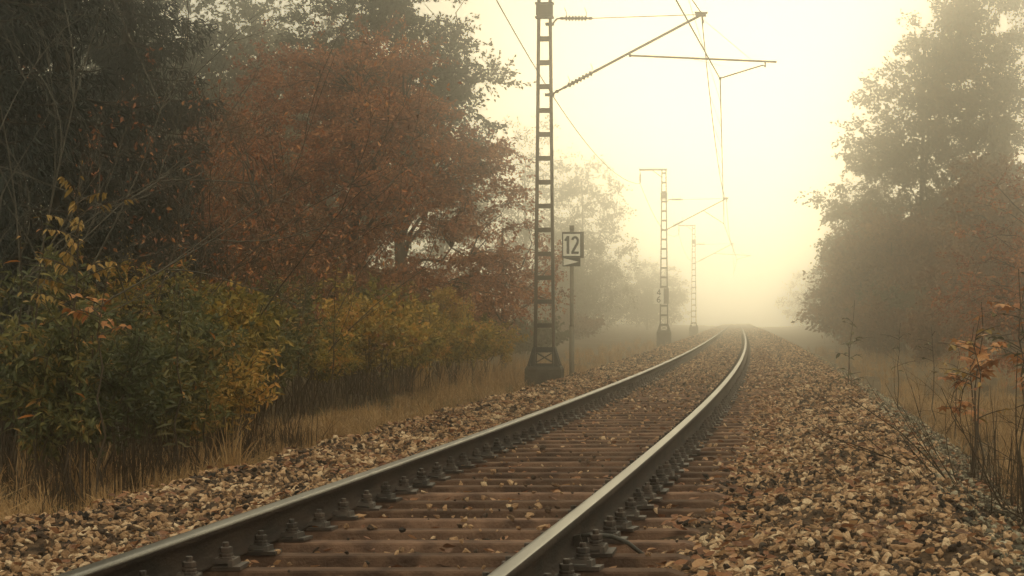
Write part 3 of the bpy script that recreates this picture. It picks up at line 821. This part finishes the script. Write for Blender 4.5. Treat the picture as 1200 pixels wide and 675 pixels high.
LEAFM = {}
def leafobj(parent, p, d, size, key, asp=.4, lobes=False, r=None, roll=None):
    k = (key, asp, lobes)
    if k not in LEAFM: LEAFM[k] = big_leaf_mesh('leaf', M['o_' + key], asp, .35, lobes)
    d = Vector(d).normalized(); q = d.to_track_quat('X', 'Z')
    q = q @ Euler((roll if roll is not None else r.uniform(-.7, .7), 0, 0)).to_quaternion()
    o = link('leaf', LEAFM[k], parent, p); o.rotation_euler = q.to_euler(); o.scale = (size,) * 3
    return o

def shrub(name, label, x, y, h, spread, stems, per, lsize, lmat, seed, bare=.35, asp=.45, group=None, cat='shrub', twig='twig', sub=5, up=.7, single=0, skey='leftb', dz=0, sr=.010, topbias=1.0):
    """many-stemmed shrub: arching stems with side twigs, leaves set along the upper part"""
    r = np.random.default_rng(seed); u, s = us(x, y); z0 = float(gz(u, s)) - .05 + dz
    root = empty(name, (x, y, z0)); tag(root, label, cat, group)
    wb = MB(); cb = MB(); PP, AX, TT = [], [], []
    for k in range(stems):
        an = r.uniform(0, 6.28); sp_ = spread * math.sqrt(r.random()); b = np.array((r.normal(0, spread * .18), r.normal(0, spread * .18), 0))
        hh = h * r.uniform(.72, 1.05) * (1 - .28 * (sp_ / spread) ** 2)
        e = b * .6 + np.array((math.cos(an) * sp_, math.sin(an) * sp_, hh)); tt = np.linspace(0, 1, 8)[:, None]
        P = b + (e - b) * tt; P[:, 2] = hh * (tt[:, 0] ** .82); P[1:-1] += r.normal(0, .018 * h, (6, 3))
        wb.tube(P, np.linspace(sr, sr * .3, 8), 5, cap=False)
        st = r.random()
        paths = [(P, bare)]
        for q in range(sub):
            t0 = r.uniform(max(.25, bare * .8), .9); o = np.array([np.interp(t0, tt[:, 0], P[:, c]) for c in range(3)])
            L = h * r.uniform(.12, .26); a2 = r.uniform(0, 6.28); d = nrm(np.array((math.cos(a2), math.sin(a2), up * r.uniform(.4, 1.2))))
            B = o + d * L * np.linspace(0, 1, 5)[:, None]; B[:, 2] += -.12 * L * np.linspace(0, 1, 5) ** 2
            wb.tube(B, np.linspace(sr * .45, sr * .18, 5), 4, cap=False); paths.append((B, .15))
        tot = per
        for (B, b0) in paths:
            m = int(tot / (sub + 2) * (2 if B is P else 1)); t = b0 + (1 - b0) * r.random(m) ** (1 / topbias)
            g = np.linspace(0, 1, len(B)); Q = np.stack([np.interp(t, g, B[:, c]) for c in range(3)], 1) + r.normal(0, lsize * .35, (m, 3))
            PP.append(Q); TT.append(np.clip(.55 * st + .45 * r.random(m) + .12 * (Q[:, 2] / h - .6), 0, 1))
    PP = np.concatenate(PP); TT = np.concatenate(TT)
    wb.build('stem', M[twig], root, True)
    if single:                                  # the leaves that show largest, one object each
        d = np.array((x, y, z0)) + PP; sc = -np.linalg.norm(d - np.array((0, 0, CAM_H)), axis=1); ids = np.argsort(-sc)[:single]
        for q in ids:
            a2 = r.normal(size=3) * .8 + np.array((0, 0, -.2)); leafobj(root, PP[q], a2, lsize * r.uniform(.8, 1.3), skey, asp, r=r)
        msk = np.ones(len(PP), bool); msk[ids] = False; PP, TT = PP[msk], TT[msk]
    out = nrm(PP * np.array((1, 1, 0)) + 1e-4) * .5 + np.array((0, 0, .05))
    leaves(cb, PP, lsize, r, asp, out, .75, .3, TT, .35)
    if len(PP): cb.build('foliage', lmat, root)
    return root

# --- left: dark spruces
spruce('dark spruce at the forest edge, nearest the picture corner', -5.95, 24.0, 13.0, 2.0, 21, 30000)
spruce('dark spruce standing just behind the arching bare shrub', -5.7, 28.0, 13.0, 1.75, 22, 28000)
spruce('dark spruce with a drooping bough beside the rust beech', -6.6, 38.0, 14.0, 2.2, 23, 26000)
spruce('dark spruce closing the view between the two nearest spruces', -7.2, 27.5, 13.0, 2.2, 25, 30000)
spruce('tall dark spruce deepest in the forest corner', -8.0, 33.0, 16.0, 2.6, 24, 26000)
# --- left: rust beech and the trees behind it
tree('beech_tree', 'broad rust brown beech filling the forest edge behind the hedge', -3.55, 49.0, 8.0,
     [(-.6, 0, 4.4, 2.9, 2.4, 2.4), (1.4, -.3, 4.4, 1.9, 1.8, 1.7), (-2.3, .2, 3.6, 2.0, 1.8, 2.4), (-3.7, .2, 2.8, 1.6, 1.6, 2.2), (.2, 0, 6.3, 1.7, 1.6, 1.3), (-1.6, 0, 6.0, 1.3, 1.3, 1.1), (2.7, 0, 5.0, .9, 1.0, .8), (2.9, 0, 3.5, 1.1, 1.1, .9), (1.7, -.2, 2.3, 2.1, 1.6, 1.2), (-.4, 0, 2.2, 2.6, 1.8, 1.4), (3.3, 0, 2.2, .8, .8, .6), (3.5, 0, 4.3, .5, .6, .4)],
     430, 260, .085, .80, M['l_rust'], 31, .16, flat=.38, shell=2.4, gap=.24, twigs=9, wood=True, tintvar=.5)
tree('oak_tree', 'dark green oak rising behind the rust beech', -3.1, 62.0, 13.0,
     [(0, 0, 9.0, 2.3, 2.2, 3.0), (1.2, 0, 7.4, 1.7, 1.6, 2.0), (-1.5, 0, 8.5, 1.8, 1.8, 2.4), (.4, 0, 5.5, 2.0, 1.8, 2.0)],
     230, 170, .12, .75, M['l_dkgreen'], 32, .18, flat=.6, gap=.3, wood=True)
tree('twiggy_tree', 'sparse twiggy brown tree between the spruces and the beech', -5.7, 41.0, 5.8,
     [(0, 0, 3.2, 1.9, 1.5, 2.3), (-.9, 0, 2.2, 1.5, 1.3, 1.6), (1.2, 0, 2.4, 1.5, 1.3, 1.5)], 190, 80, .07, .7, M['l_rustb'], 34, .05, bark='twig', flat=.7, gap=.35, wood=True, droop=0)
tree('maple_tree', 'small rust tree low between the beech and the mast', -.2, 56.0, 5.0,
     [(0, 0, 2.4, 1.5, 1.4, 1.6), (-1.2, 0, 2.0, 1.5, 1.4, 1.4)], 120, 120, .075, .5, M['l_rust'], 33, .07)
# shaded forest behind
for k, (x, y, h, mt, sd, lb) in enumerate([
    (-10.6, 86, 16, 'olive', 41, 'tall olive tree in haze between the spruces and the beech'),
    (-13.8, 84, 17, 'dkgreen', 42, 'dark tree deep in the wood behind the bare shrub'),
    (-8.6, 108, 17, 'olive', 43, 'pale hazy tree showing over the top of the beech'),
    (-17.5, 96, 18, 'dkgreen', 44, 'hazy dark tree farthest into the forest corner'),
    (-13.5, 118, 19, 'olive', 45, 'very hazy tall tree in the gap above the beech')]):
    tree('forest_tree', lb, x, y, h, [(0, 0, h * .62, 2.6, 2.4, h * .34), (1.0, 0, h * .45, 2.2, 2.0, h * .25), (-1.2, 0, h * .4, 2.2, 2, h * .3), (0, 0, h * .22, 2.4, 2.2, h * .16)],
         320, 84, .2, 1.2, M['l_' + mt], sd, .17, group='forest trees behind the beech', flat=.7)
# --- middle distance, left of the track
for k, (x, y, h, rx, mt, sd, lb) in enumerate([
    (.9, 160, 16.5, 4.4, 'olive', 51, 'hazy olive tree directly behind the nearest mast'),
    (5.5, 172, 15.5, 3.2, 'olive', 52, 'hazy tree with bare outer twigs behind the 12 sign'),
    (-4.3, 135, 16.0, 3.6, 'olive', 53, 'hazy tree just behind the beech crown edge'),
    (3.4, 168, 6.0, 3.0, 'olive', 54, 'faint brown tree low behind the 12 sign'),
    (8.0, 214, 10.0, 3.4, 'olive', 55, 'ghostly tree left of the second mast'),
    (14.5, 238, 8.5, 3.6, 'olive', 56, 'faintest tree left of the vanishing rails'),
    (18.5, 285, 8.5, 4.0, 'olive', 57, 'last trace of a tree behind the farthest mast'),
    (36.5, 246, 9.5, 4.0, 'warm', 58, 'faint tree just right of the vanishing rails'),
    (40.0, 292, 9.0, 4.0, 'warm', 59, 'last trace of a tree right of the track end')]):
    tree('hazy_tree', lb, x, y, h, [(0, 0, h * .62, rx, rx, h * .33), (rx * .5, 0, h * .4, rx * .8, rx * .8, h * .25), (-rx * .5, 0, h * .42, rx * .8, rx * .8, h * .25), (0, 0, h * .2, rx * 1.05, rx, h * .17)],
         170, 84, .19, 1.05, M['l_' + mt], sd, .13, group='fog-bound trees along the track', flat=.7, gap=.2)
# --- right of the track
for k, (x, y, h, bl, cl, per, mt, sd, lb) in enumerate([
    (17.0, 92, 17.0, [(1.6, 0, 12.8, 2.2, 2, 4), (0, 0, 10, 2.5, 2.3, 3), (-1.4, 0, 8, 1.9, 2, 1.7), (-2.9, 0, 5.9, 1.5, 1.5, 1.0), (-1.5, 0, 4.5, 2.4, 2, 2.4), (2, 0, 6, 3, 2.5, 4), (-2.6, 0, 2.8, 1.8, 1.5, 1.8), (1, 0, 3, 3, 2.5, 2.5), (-3.6, 0, 4.0, .9, 1, .8)], 430, 120, 'warm', 61, 'tall hazy oak whose boughs reach towards the track'),
    (21.3, 98, 18, [(0, 0, 11, 2.8, 2.2, 6), (0, 0, 4.5, 3, 2.2, 4)], 260, 120, 'warm', 62, 'tall hazy tree at the picture edge behind the oak'),
    (14.3, 84, 5.8, [(0, 0, 3.4, 1.9, 1.7, 2.0), (-1.5, 0, 2.2, 1.6, 1.4, 1.6), (1.5, 0, 3.0, 1.8, 1.6, 2.2)], 170, 120, 'rustb', 63, 'rusty young tree low under the tall hazy oak'),
    (15.6, 70, 7.0, [(0, 0, 4.5, 1.7, 1.6, 2.1), (1.1, 0, 2.8, 1.7, 1.6, 2.0), (-.9, 0, 2.2, 1.5, 1.4, 1.6)], 170, 120, 'rustb', 64, 'copper leaved young tree at the picture edge'),
    (20.6, 128, 11, [(0, 0, 6.5, 2.4, 2, 4.0), (-1, 0, 3.2, 2.4, 2, 2.8)], 130, 80, 'warm', 65, 'very pale tree beyond the hazy oak'),
    (26.5, 165, 12, [(0, 0, 6.5, 2.8, 2.4, 4.8), (-1, 0, 3.2, 2.6, 2, 2.8)], 120, 70, 'warm', 66, 'ghostly tree in the fog beyond the pale tree'),
    (33, 210, 12, [(0, 0, 6.5, 3.2, 3, 5), (-1, 0, 3.2, 3, 2.4, 3)], 120, 60, 'warm', 67, 'faintest tree right of the vanishing rails')]):
    K_ = 1.2; x, y, h = x * K_, y * K_, h * K_; bl = [tuple(q * K_ for q in b_) for b_ in bl]
    tree('hazy_tree', lb, x, y, h, bl, int(cl * 1.35), per, .2, 1.0, M['l_' + mt], sd, .15, group='fog-bound trees right of the track', flat=.6, gap=.15)

for k, (x, y, h, sp_, mt, lb) in enumerate([(-3.4, 57, 3.2, 2.2, 'rustb', 'dark thicket filling the gap below the beech'), (14.8, 90, 2.8, 1.8, 'rustb', 'rusty hazy thicket under the oak boughs'), (17.0, 96, 3.4, 2.2, 'olive', 'grey hazy thicket below the tall oak'), (14.2, 76, 2.4, 1.7, 'rustb', 'russet thicket in front of the copper young tree'), (19.4, 97, 3.6, 2.2, 'olive', 'hazy thicket at the right picture edge'),
                                          (18.8, 122, 3.4, 2.0, 'olive', 'pale thicket beside the track in the fog'), (21.0, 140, 3.4, 2.2, 'olive', 'faint thicket right of the far rails'),
                                                                                    (-1.4, 64, 1.9, 1.5, 'rustb', 'brown thicket behind the nearest mast foot'), (.6, 80, 1.5, 1.5, 'olive', 'hazy thicket behind the 12 sign pole'), (3.6, 128, 1.9, 2.0, 'rustb', 'hazy thicket between the 12 sign and second mast')]):
    shrub('thicket', lb, x, y, h, sp_, 26, 210, .16, M['l_' + mt], 1100 + k, bare=.12, asp=.5, group='thickets in the fog', sub=5)

tree('copper_tree', 'young copper leaved tree rising over the right verge', 11.7, 50.0, 5.6, [(0, 0, 3.4, 1.5, 1.4, 1.8), (.9, 0, 2.2, 1.5, 1.3, 1.5), (-.8, 0, 1.7, 1.1, 1.1, 1.1)], 130, 90, .09, .7, M['l_rust'], 68, .06, flat=.6, gap=.35, wood=True)

# --- hedge of yellow-green shrubs along the left verge
ORD = ['first', 'second', 'third', 'fourth', 'fifth', 'sixth', 'seventh', 'eighth', 'ninth', 'tenth', 'eleventh', 'twelfth', 'thirteenth', 'fourteenth', 'fifteenth', 'sixteenth', 'seventeenth', 'eighteenth']
hs = [47.5, 45.0, 42.6, 40.3, 38.0, 35.8, 33.6, 31.5, 29.4, 27.4, 25.5, 23.7]
for k, s in enumerate(hs):
    rk = random.Random(k)
    for row in (0, 1):
        u = (-5.05 if row == 0 else -6.5) + rk.uniform(-.35, .35)
        p = pos(u, s + row * .9, 0.)
        h = (1.75 if row == 0 else 2.1) * rk.uniform(.9, 1.12) * (.92 if k == 0 else 1)
        side = 'front' if row == 0 else 'back'
        shrub('hedge_shrub', '%s yellow-green shrub in the hedge\'s %s row, counting from the nearest mast' % (ORD[k], side), p[0], p[1], h * rk.uniform(.85, 1.12), rk.uniform(.8, 1.15), rk.randint(11, 17), rk.randint(250, 380) if row == 0 else 260, rk.uniform(.06, .105), M['l_' + rk.choice(['hedge', 'hedge', 'hedge', 'hedge2', 'leftb'])], 700 + k * 2 + row,
              bare=rk.uniform(.4, .55), asp=rk.uniform(.36, .6), group='hedge shrubs along the verge', sub=rk.randint(5, 9), topbias=1.5, sr=.009)
HEDGE_SHOOTS = []
# --- tall shrubs at the near left
for k, (x, y, h, sp_, stm, per, mt, sd, bare, lb) in enumerate([
    (-3.35, 17.2, 1.75, .75, 16, 340, 'leftb', 801, .3, 'dense green shrub in front, lowest above the tall dry grass'),
    (-4.15, 18.4, 2.25, .7, 14, 340, 'leftb', 802, .28, 'tall green shrub at the picture edge under bare twigs'),
    (-3.0, 19.8, 1.6, .7, 14, 340, 'leftb', 803, .35, 'green and amber shrub next to the orange leaved sapling'),
    (-3.55, 21.5, 1.9, .8, 14, 340, 'leftb', 804, .3, 'shrub of mixed green leaves behind the amber shrub'),
    (-2.95, 22.6, 1.4, .7, 11, 260, 'hedge2', 805, .25, 'low brown shrub where the dry grass gives way to hedge')]):
    shrub('leafy_shrub', lb, x, y, h, sp_, stm, per, .078, M['l_' + mt], sd, bare=bare, asp=.36, group='tall shrubs near the left edge', sub=6, single=70 if k < 4 else 0, skey='leftb')

for k in range(12):
    rk = random.Random(60 + k); s_ = 46.5 - k * 2.05; p = pos(-4.75 + rk.uniform(-.5, .4), s_, 0.)
    HEDGE_SHOOTS.append((p[0], p[1], 2.05 + rk.uniform(-.2, .3)))
# upright plant with whorled leaves, orange sapling, hanging-leaf sapling
def leafy_stem(name, label, x, y, h, n, lsize, key, seed, asp=.3, t0=.3, lean=(0, 0), hang=0.0, lobes=False, cat='plant', jitter=.0, group=None, twigs=0):
    r = np.random.default_rng(seed); u, s = us(x, y); z0 = float(gz(u, s)) - .05
    root = empty(name, (x, y, z0)); tag(root, label, cat, group)
    tt = np.linspace(0, 1, 9); P = np.stack([lean[0] * h * tt ** 1.5, lean[1] * h * tt ** 1.5, h * tt], 1); P[1:] += r.normal(0, .01 * h, (8, 3))
    wb = MB(); wb.tube(P, np.linspace(.011, .003, 9), 6, cap=False)
    src = [(P, t0)]
    for k in range(twigs):
        t = r.uniform(t0, .92); o = np.array([np.interp(t, tt, P[:, c]) for c in range(3)]); a = r.uniform(0, 6.28); L = h * r.uniform(.10, .2)
        B = o + np.array((math.cos(a), math.sin(a), .5)) * L * np.linspace(0, 1, 9)[:, None]; B[:, 2] -= .25 * L * np.linspace(0, 1, 9) ** 2
        wb.tube(B, np.linspace(.005, .002, 9), 5, cap=False); src.append((B, .25))
    wb.build('stem', M['twig'], root, True)
    for k in range(n):
        B, b0 = src[k % len(src)]
        t = b0 + (1 - b0) * ((k + .5) / n if B is P else r.random()); o = np.array([np.interp(t, tt, B[:, c]) for c in range(3)]); a = k * 2.4 + r.normal(0, .4)
        d = np.array((math.cos(a), math.sin(a), .25 - hang + r.normal(0, .2)))
        leafobj(root, o + r.normal(0, 1, 3) * jitter, d, lsize * r.uniform(.75, 1.2) * (1.15 - .45 * t), key, asp, lobes, r)
    return root
for k, (x, y, h, key, lb) in enumerate([(-3.62, 16.8, 2.35, 'leftb', 'tallest upright green stem with long whorled leaves near the edge'), (-3.9, 17.3, 2.15, 'leftb', 'upright green stem with long leaves at the very picture edge'),
                                        (-3.35, 17.6, 1.95, 'leftb', 'shorter upright green stem beside the orange leaves'), (-2.75, 18.2, 1.75, 'olive', 'upright dark green stem between orange leaves and the hedge')]):
    leafy_stem('willowherb_plant', lb, x, y, h, 46, .15, key, 830 + k, .2, .25, (.03, 0), 0, group='upright leafy stems near the left edge')
leafy_stem('maple_sapling', 'slender sapling with drooping amber leaves against dark spruces', -3.38, 16.9, 2.75, 240, .085, 'yellow', 841, .36, .5, (.04, 0), .8, twigs=20, cat='sapling')
leafy_stem('orange_sapling', 'small sapling with glowing orange leaves above the green shrubs', -3.02, 16.2, 1.85, 40, .085, 'orange', 842, .6, .74, (.02, 0), .5, twigs=7, cat='sapling')

for k, (x, y, h) in enumerate(HEDGE_SHOOTS):
    leafy_stem('hedge_shoot', '%s upright leafy shoot standing out of the hedge top, counting from the nearest mast' % ORD[k], x, y, h, 30, .10, 'hedge' if k % 3 else 'yellow', 860 + k, .4, .62, (.02, 0), .2, group='upright shoots over the hedge')
# bare arching shrub at the left edge
def bare_shrub(label, x, y, h, stems, seed, aim, mat='twigpale', name='bare_shrub', rad=.014):
    r = np.random.default_rng(seed); u, s = us(x, y); z0 = float(gz(u, s)) - .05
    root = empty(name, (x, y, z0)); tag(root, label, 'shrub'); wb = MB()
    def grow(o, d, L, rad, lev):
        n = 9; P = [np.array(o)]; d = np.array(d, float); bend = r.normal(0, .10, 3); bend[2] += .05 if lev else -.02
        for k in range(n - 1):
            d = nrm(d + bend + r.normal(0, .045, 3)); P.append(P[-1] + d * L / (n - 1))
        P = np.array(P); wb.tube(P, np.linspace(rad, rad * .3, n), 5 if lev == 0 else 4, cap=False)
        if lev < 3:
            for k in range(int(r.integers(4, 7)) if lev < 2 else 3):
                t = r.uniform(.25, .95); i = min(int(t * (n - 1)), n - 2)
                dd = nrm(P[i + 1] - P[i]) + r.normal(0, .5, 3) * np.array((1, .7, .8)); grow(P[i], nrm(dd), L * r.uniform(.3, .55), rad * .45, lev + 1)
    for k in range(stems):
        grow((r.normal(0, .15), r.normal(0, .15), 0), (aim[0] + r.normal(0, .3), r.normal(0, .2), 1.0), h * r.uniform(.8, 1.15), rad, 0)
    wb.build('branch', M[mat], root, True)
    return root
bare_shrub('leafless shrub with pale arching twigs before the dark spruces', -5.5, 22.0, 4.4, 7, 901, (.35, 0))
bare_shrub('leafless shrub at the picture edge behind the green shrubs', -5.0, 19.5, 3.8, 6, 902, (.3, 0))
# thin saplings in front of the beech
for k, (x, y, h, sd, lb) in enumerate([(-4.3, 25.5, 4.4, 911, 'thin dark sapling with sparse leaves left of the beech'), (-3.7, 27, 4.8, 912, 'tall thin sapling with few dark leaves before the beech'),
                                       (-3.4, 29, 3.8, 913, 'thin sapling leaning before the beech crown'), (-4.6, 30, 5.0, 914, 'tallest thin sapling between spruces and beech'), (-2.9, 32, 3.6, 915, 'thin sapling nearest the middle of the beech')]):
    o = bare_shrub(lb, x, y, h, 3, sd, (.05, 0), 'twig', 'thin_sapling', .013); o['category'] = 'sapling'
    r = np.random.default_rng(sd); tr = o.children[0].data; co = np.empty(len(tr.vertices) * 3, np.float32); tr.vertices.foreach_get('co', co); co = co.reshape(-1, 3)
    co = co[co[:, 2] > 1.0]; P = co[r.integers(0, len(co), 420)] + r.normal(0, .02, (420, 3)); cb = MB(); leaves(cb, P, .07, r, .5, (0, 0, -.4), .7); cb.build('foliage', M['l_rust'], o)

# right-hand stems and saplings
for k, (x, y, h, n, ls2, key, asp, lob, hang, lb) in enumerate([
    (3.55, 17.0, 1.8, 40, .15, 'orange', .55, True, .5, 'sapling with pale orange lobed leaves on bare upright stems'),
    (3.75, 17.9, 1.6, 34, .15, 'orange', .55, True, .5, 'lower orange leaved sapling behind the first orange sapling'),
    (3.86, 16.9, 1.95, 44, .15, 'orange', .55, True, .5, 'tall orange leaved sapling at the right picture edge'),
    (3.62, 15.6, 2.0, 44, .085, 'olive', .5, False, .2, 'tall dark stem with green leaves at the picture edge'),
    (3.78, 16.1, 2.15, 34, .09, 'olive', .5, False, .2, 'tallest leafy stem at the right picture edge'),
    (3.50, 16.4, 1.7, 20, .085, 'yellow', .5, False, .3, 'dark stem with ochre leaves beside the orange sapling'),
    (5.15, 34.0, 1.95, 16, .13, 'olive', .45, False, .2, 'lone tall weed with feathery top against the glow'),
    (4.75, 31.0, 1.35, 10, .12, 'olive', .45, False, .2, 'shorter weed left of the lone tall weed'),
    (5.55, 32.0, 1.6, 10, .10, 'olive', .45, False, .2, 'thin upright weed right of the lone tall weed'),
    (5.9, 31.0, 1.5, 10, .10, 'olive', .45, False, .2, 'thin dark weed in the dry grass before the fog'),
    (5.6, 28.0, 1.3, 18, .11, 'yellow', .45, False, .5, 'yellowing weed standing in the dry grass')]):
    leafy_stem('maple_sapling' if lob else 'tall_weed', lb, x, y, h, n, ls2, key, 950 + k, asp, .55, (.03 * (-1) ** k, 0), hang, lob, 'sapling' if lob else 'weed', group='stems on the right verge', twigs=6)
bare_shrub('bare dark twigs fanning out beside the ballast slope', 3.02, 12.9, 1.0, 5, 971, (-.15, 0), 'stalk', 'bare_twig_shrub', .008)
bare_shrub('tangle of thin dark stalks at the right picture edge', 3.3, 14.0, 1.5, 7, 972, (-.02, 0), 'stalk', 'bare_twig_shrub', .008)
bare_shrub('thin bare stalks nearest the camera on the right', 2.62, 11.4, .75, 4, 973, (.05, 0), 'stalk', 'bare_twig_shrub', .006)
for k, (u, s, h, mt, lb) in enumerate([(5.6, 20, 1.15, 'greengr', 'low green shrub behind the right stems'), (6.4, 25, 1.3, 'greengr', 'grey-green shrub behind the right dry grass'), (6.6, 32, 1.5, 'hedge', 'hazy low shrub under the rusty young tree'), (5.4, 17, 1.2, 'rust', 'russet low shrub at the right picture edge'), (7.0, 40, 1.7, 'olive', 'hazy shrub farthest along the right verge'), (4.75, 21.5, 1.0, 'hedge2', 'golden low shrub among the right dry grass'), (5.2, 27, 1.2, 'rust', 'rusty low shrub among the right dry grass')]):
    p = pos(u, s, 0.); shrub('verge_shrub', lb, p[0], p[1], h, .8, 12, 330, .075, M['l_' + mt], 980 + k, bare=.2, group='low shrubs on the right verge')

# --- grass
def grass(name, label, regions, mat, seed, w0=.004):
    """tufts of arching blades"""
    r = np.random.default_rng(seed); mb = MB()
    for (u0, u1, s0, s1, tufts, per, h0, h1, lean) in regions:
        u = r.uniform(u0, u1, tufts); s = r.uniform(s0, s1, tufts)
        k = wav(u, s, .7, seed % 9) > r.uniform(-1.0, .6, tufts); u, s = u[k], s[k]; nt_ = len(u)
        th = r.uniform(h0, h1, nt_) * (.8 + .3 * wav(u, s, 1.1, 6)); ta = r.uniform(0, 6.28, nt_); tl = r.random(nt_)
        cnt = r.integers(max(2, per // 2), per * 3 // 2, nt_); q = np.repeat(np.arange(nt_), cnt); n = len(q)
        u = u[q] + r.normal(0, .045, n); s = s[q] + r.normal(0, .045, n)
        B = pos(u, s, np.maximum(gz(u, s), np.where((u > -3.3) & (u < 3.9), bz(u, s), -9)) - .03)
        h = th[q] * r.uniform(.45, 1.1, n); an = ta[q] + r.normal(0, 1.3, n); ln = lean * np.abs(r.normal(.6, .5, n))
        dr = np.stack([np.cos(an), np.sin(an), np.zeros(n)], 1) * ln[:, None]; tw = r.uniform(0, 3.14, n)
        wv = np.stack([np.cos(tw), np.sin(tw) * .5, np.zeros(n)], 1) * (w0 * r.uniform(.6, 1.5, n))[:, None]
        rows = []
        for t, wd in ((0, 1), (.4, .9), (.75, .65)):
            p = B + dr * (h * t ** 1.8)[:, None]; p[:, 2] += h * (t - .45 * np.minimum(ln, 1.2) * t ** 2.2); rows += [p - wv * wd, p + wv * wd]
        p = B + dr * h[:, None]; p[:, 2] += h * (1 - .55 * np.minimum(ln, 1.2)); rows.append(p)
        V = np.stack(rows, 1).reshape(-1, 3); i = np.arange(n)[:, None] * 7
        T = np.stack([np.concatenate([i + a, i + b, i + c], 1) for a, b, c in ((0, 1, 3), (0, 3, 2), (2, 3, 5), (2, 5, 4), (4, 5, 6))], 1).reshape(-1, 3)
        mb.add(V, None, T, tint=np.repeat(np.clip(.5 * tl[q] + .5 * r.random(n), .002, 1), 5))
    o = mb.build(name, mat); tag(o, label, None, None, 'stuff'); return o
grass('dry_grass', 'tall dry tan grass on the left verge by the ballast', [
    (-4.3, -2.9, 12, 18.5, 75, 55, .3, .85, .8), (-4.3, -2.75, 11, 18.5, 260, 50, .12, .36, 1.5), (-4.6, -2.85, 18.5, 32, 720, 55, .18, .46, 1.25), (-4.6, -2.95, 32, 60, 700, 40, .2, .5, 1.0), (-5.5, -3, 60, 120, 320, 26, .3, .7, .6),
    (-5.6, -4.2, 38, 60, 160, 26, .4, 1.0, .4)], M['l_tan'], 61)
grass('green_grass', 'short greenish grass under the left shrubs', [(-5.2, -2.9, 11, 26, 300, 45, .1, .28, 1.2), (-5.2, -3.0, 26, 45, 340, 35, .1, .28, 1.2)], M['l_greengr'], 62)
grass('verge_grass', 'pale dry grass on the right verge beyond the ballast', [
    (3.25, 6.2, 9, 20, 230, 55, .12, .36, 1.0), (3.35, 5.0, 11, 21, 170, 60, .25, .6, .9), (4.4, 9.5, 13, 34, 900, 40, .15, .45, 1.2), (3.5, 7.0, 20, 45, 560, 50, .2, .55, 1.1), (3.9, 5.6, 19, 42, 380, 60, .3, .6, 1.1), (3.7, 9, 45, 110, 560, 26, .3, .7, .7)], M['l_tan'], 63)
grass('dead_stalks', 'dark dead stalks crowded beneath the hedge and shrubs', [(-4.9, -3.3, 15, 24, 700, 4, .5, 1.3, .4), (-6.4, -4.4, 24, 50, 750, 3, .4, 1.1, .55), (3.0, 4.4, 11, 20, 420, 3, .35, 1.15, .25), (4.0, 7, 20, 42, 300, 3, .3, .9, .25)], M['stalk'], 64, .004)

# ------------------------------------------------------------------ haze
mb = MB(); mb.box((6, 197, 10.25), (364, 516, 24.5))
hz = mb.build('haze', []); hz['kind'] = 'stuff'; hz['label'] = 'pale cream fog filling the whole cutting'
hm, t, out = new_mat('haze_air')
v = t.nodes.new('ShaderNodeVolumePrincipled')
v.inputs['Color'].default_value = (.998, .99, .955, 1); v.inputs['Density'].default_value = HAZE_DENSITY; v.inputs['Anisotropy'].default_value = HAZE_G
t.links.new(v.outputs[0], out.inputs['Volume'])
hz.data.materials.append(hm)
print('objects', len(bpy.data.objects))
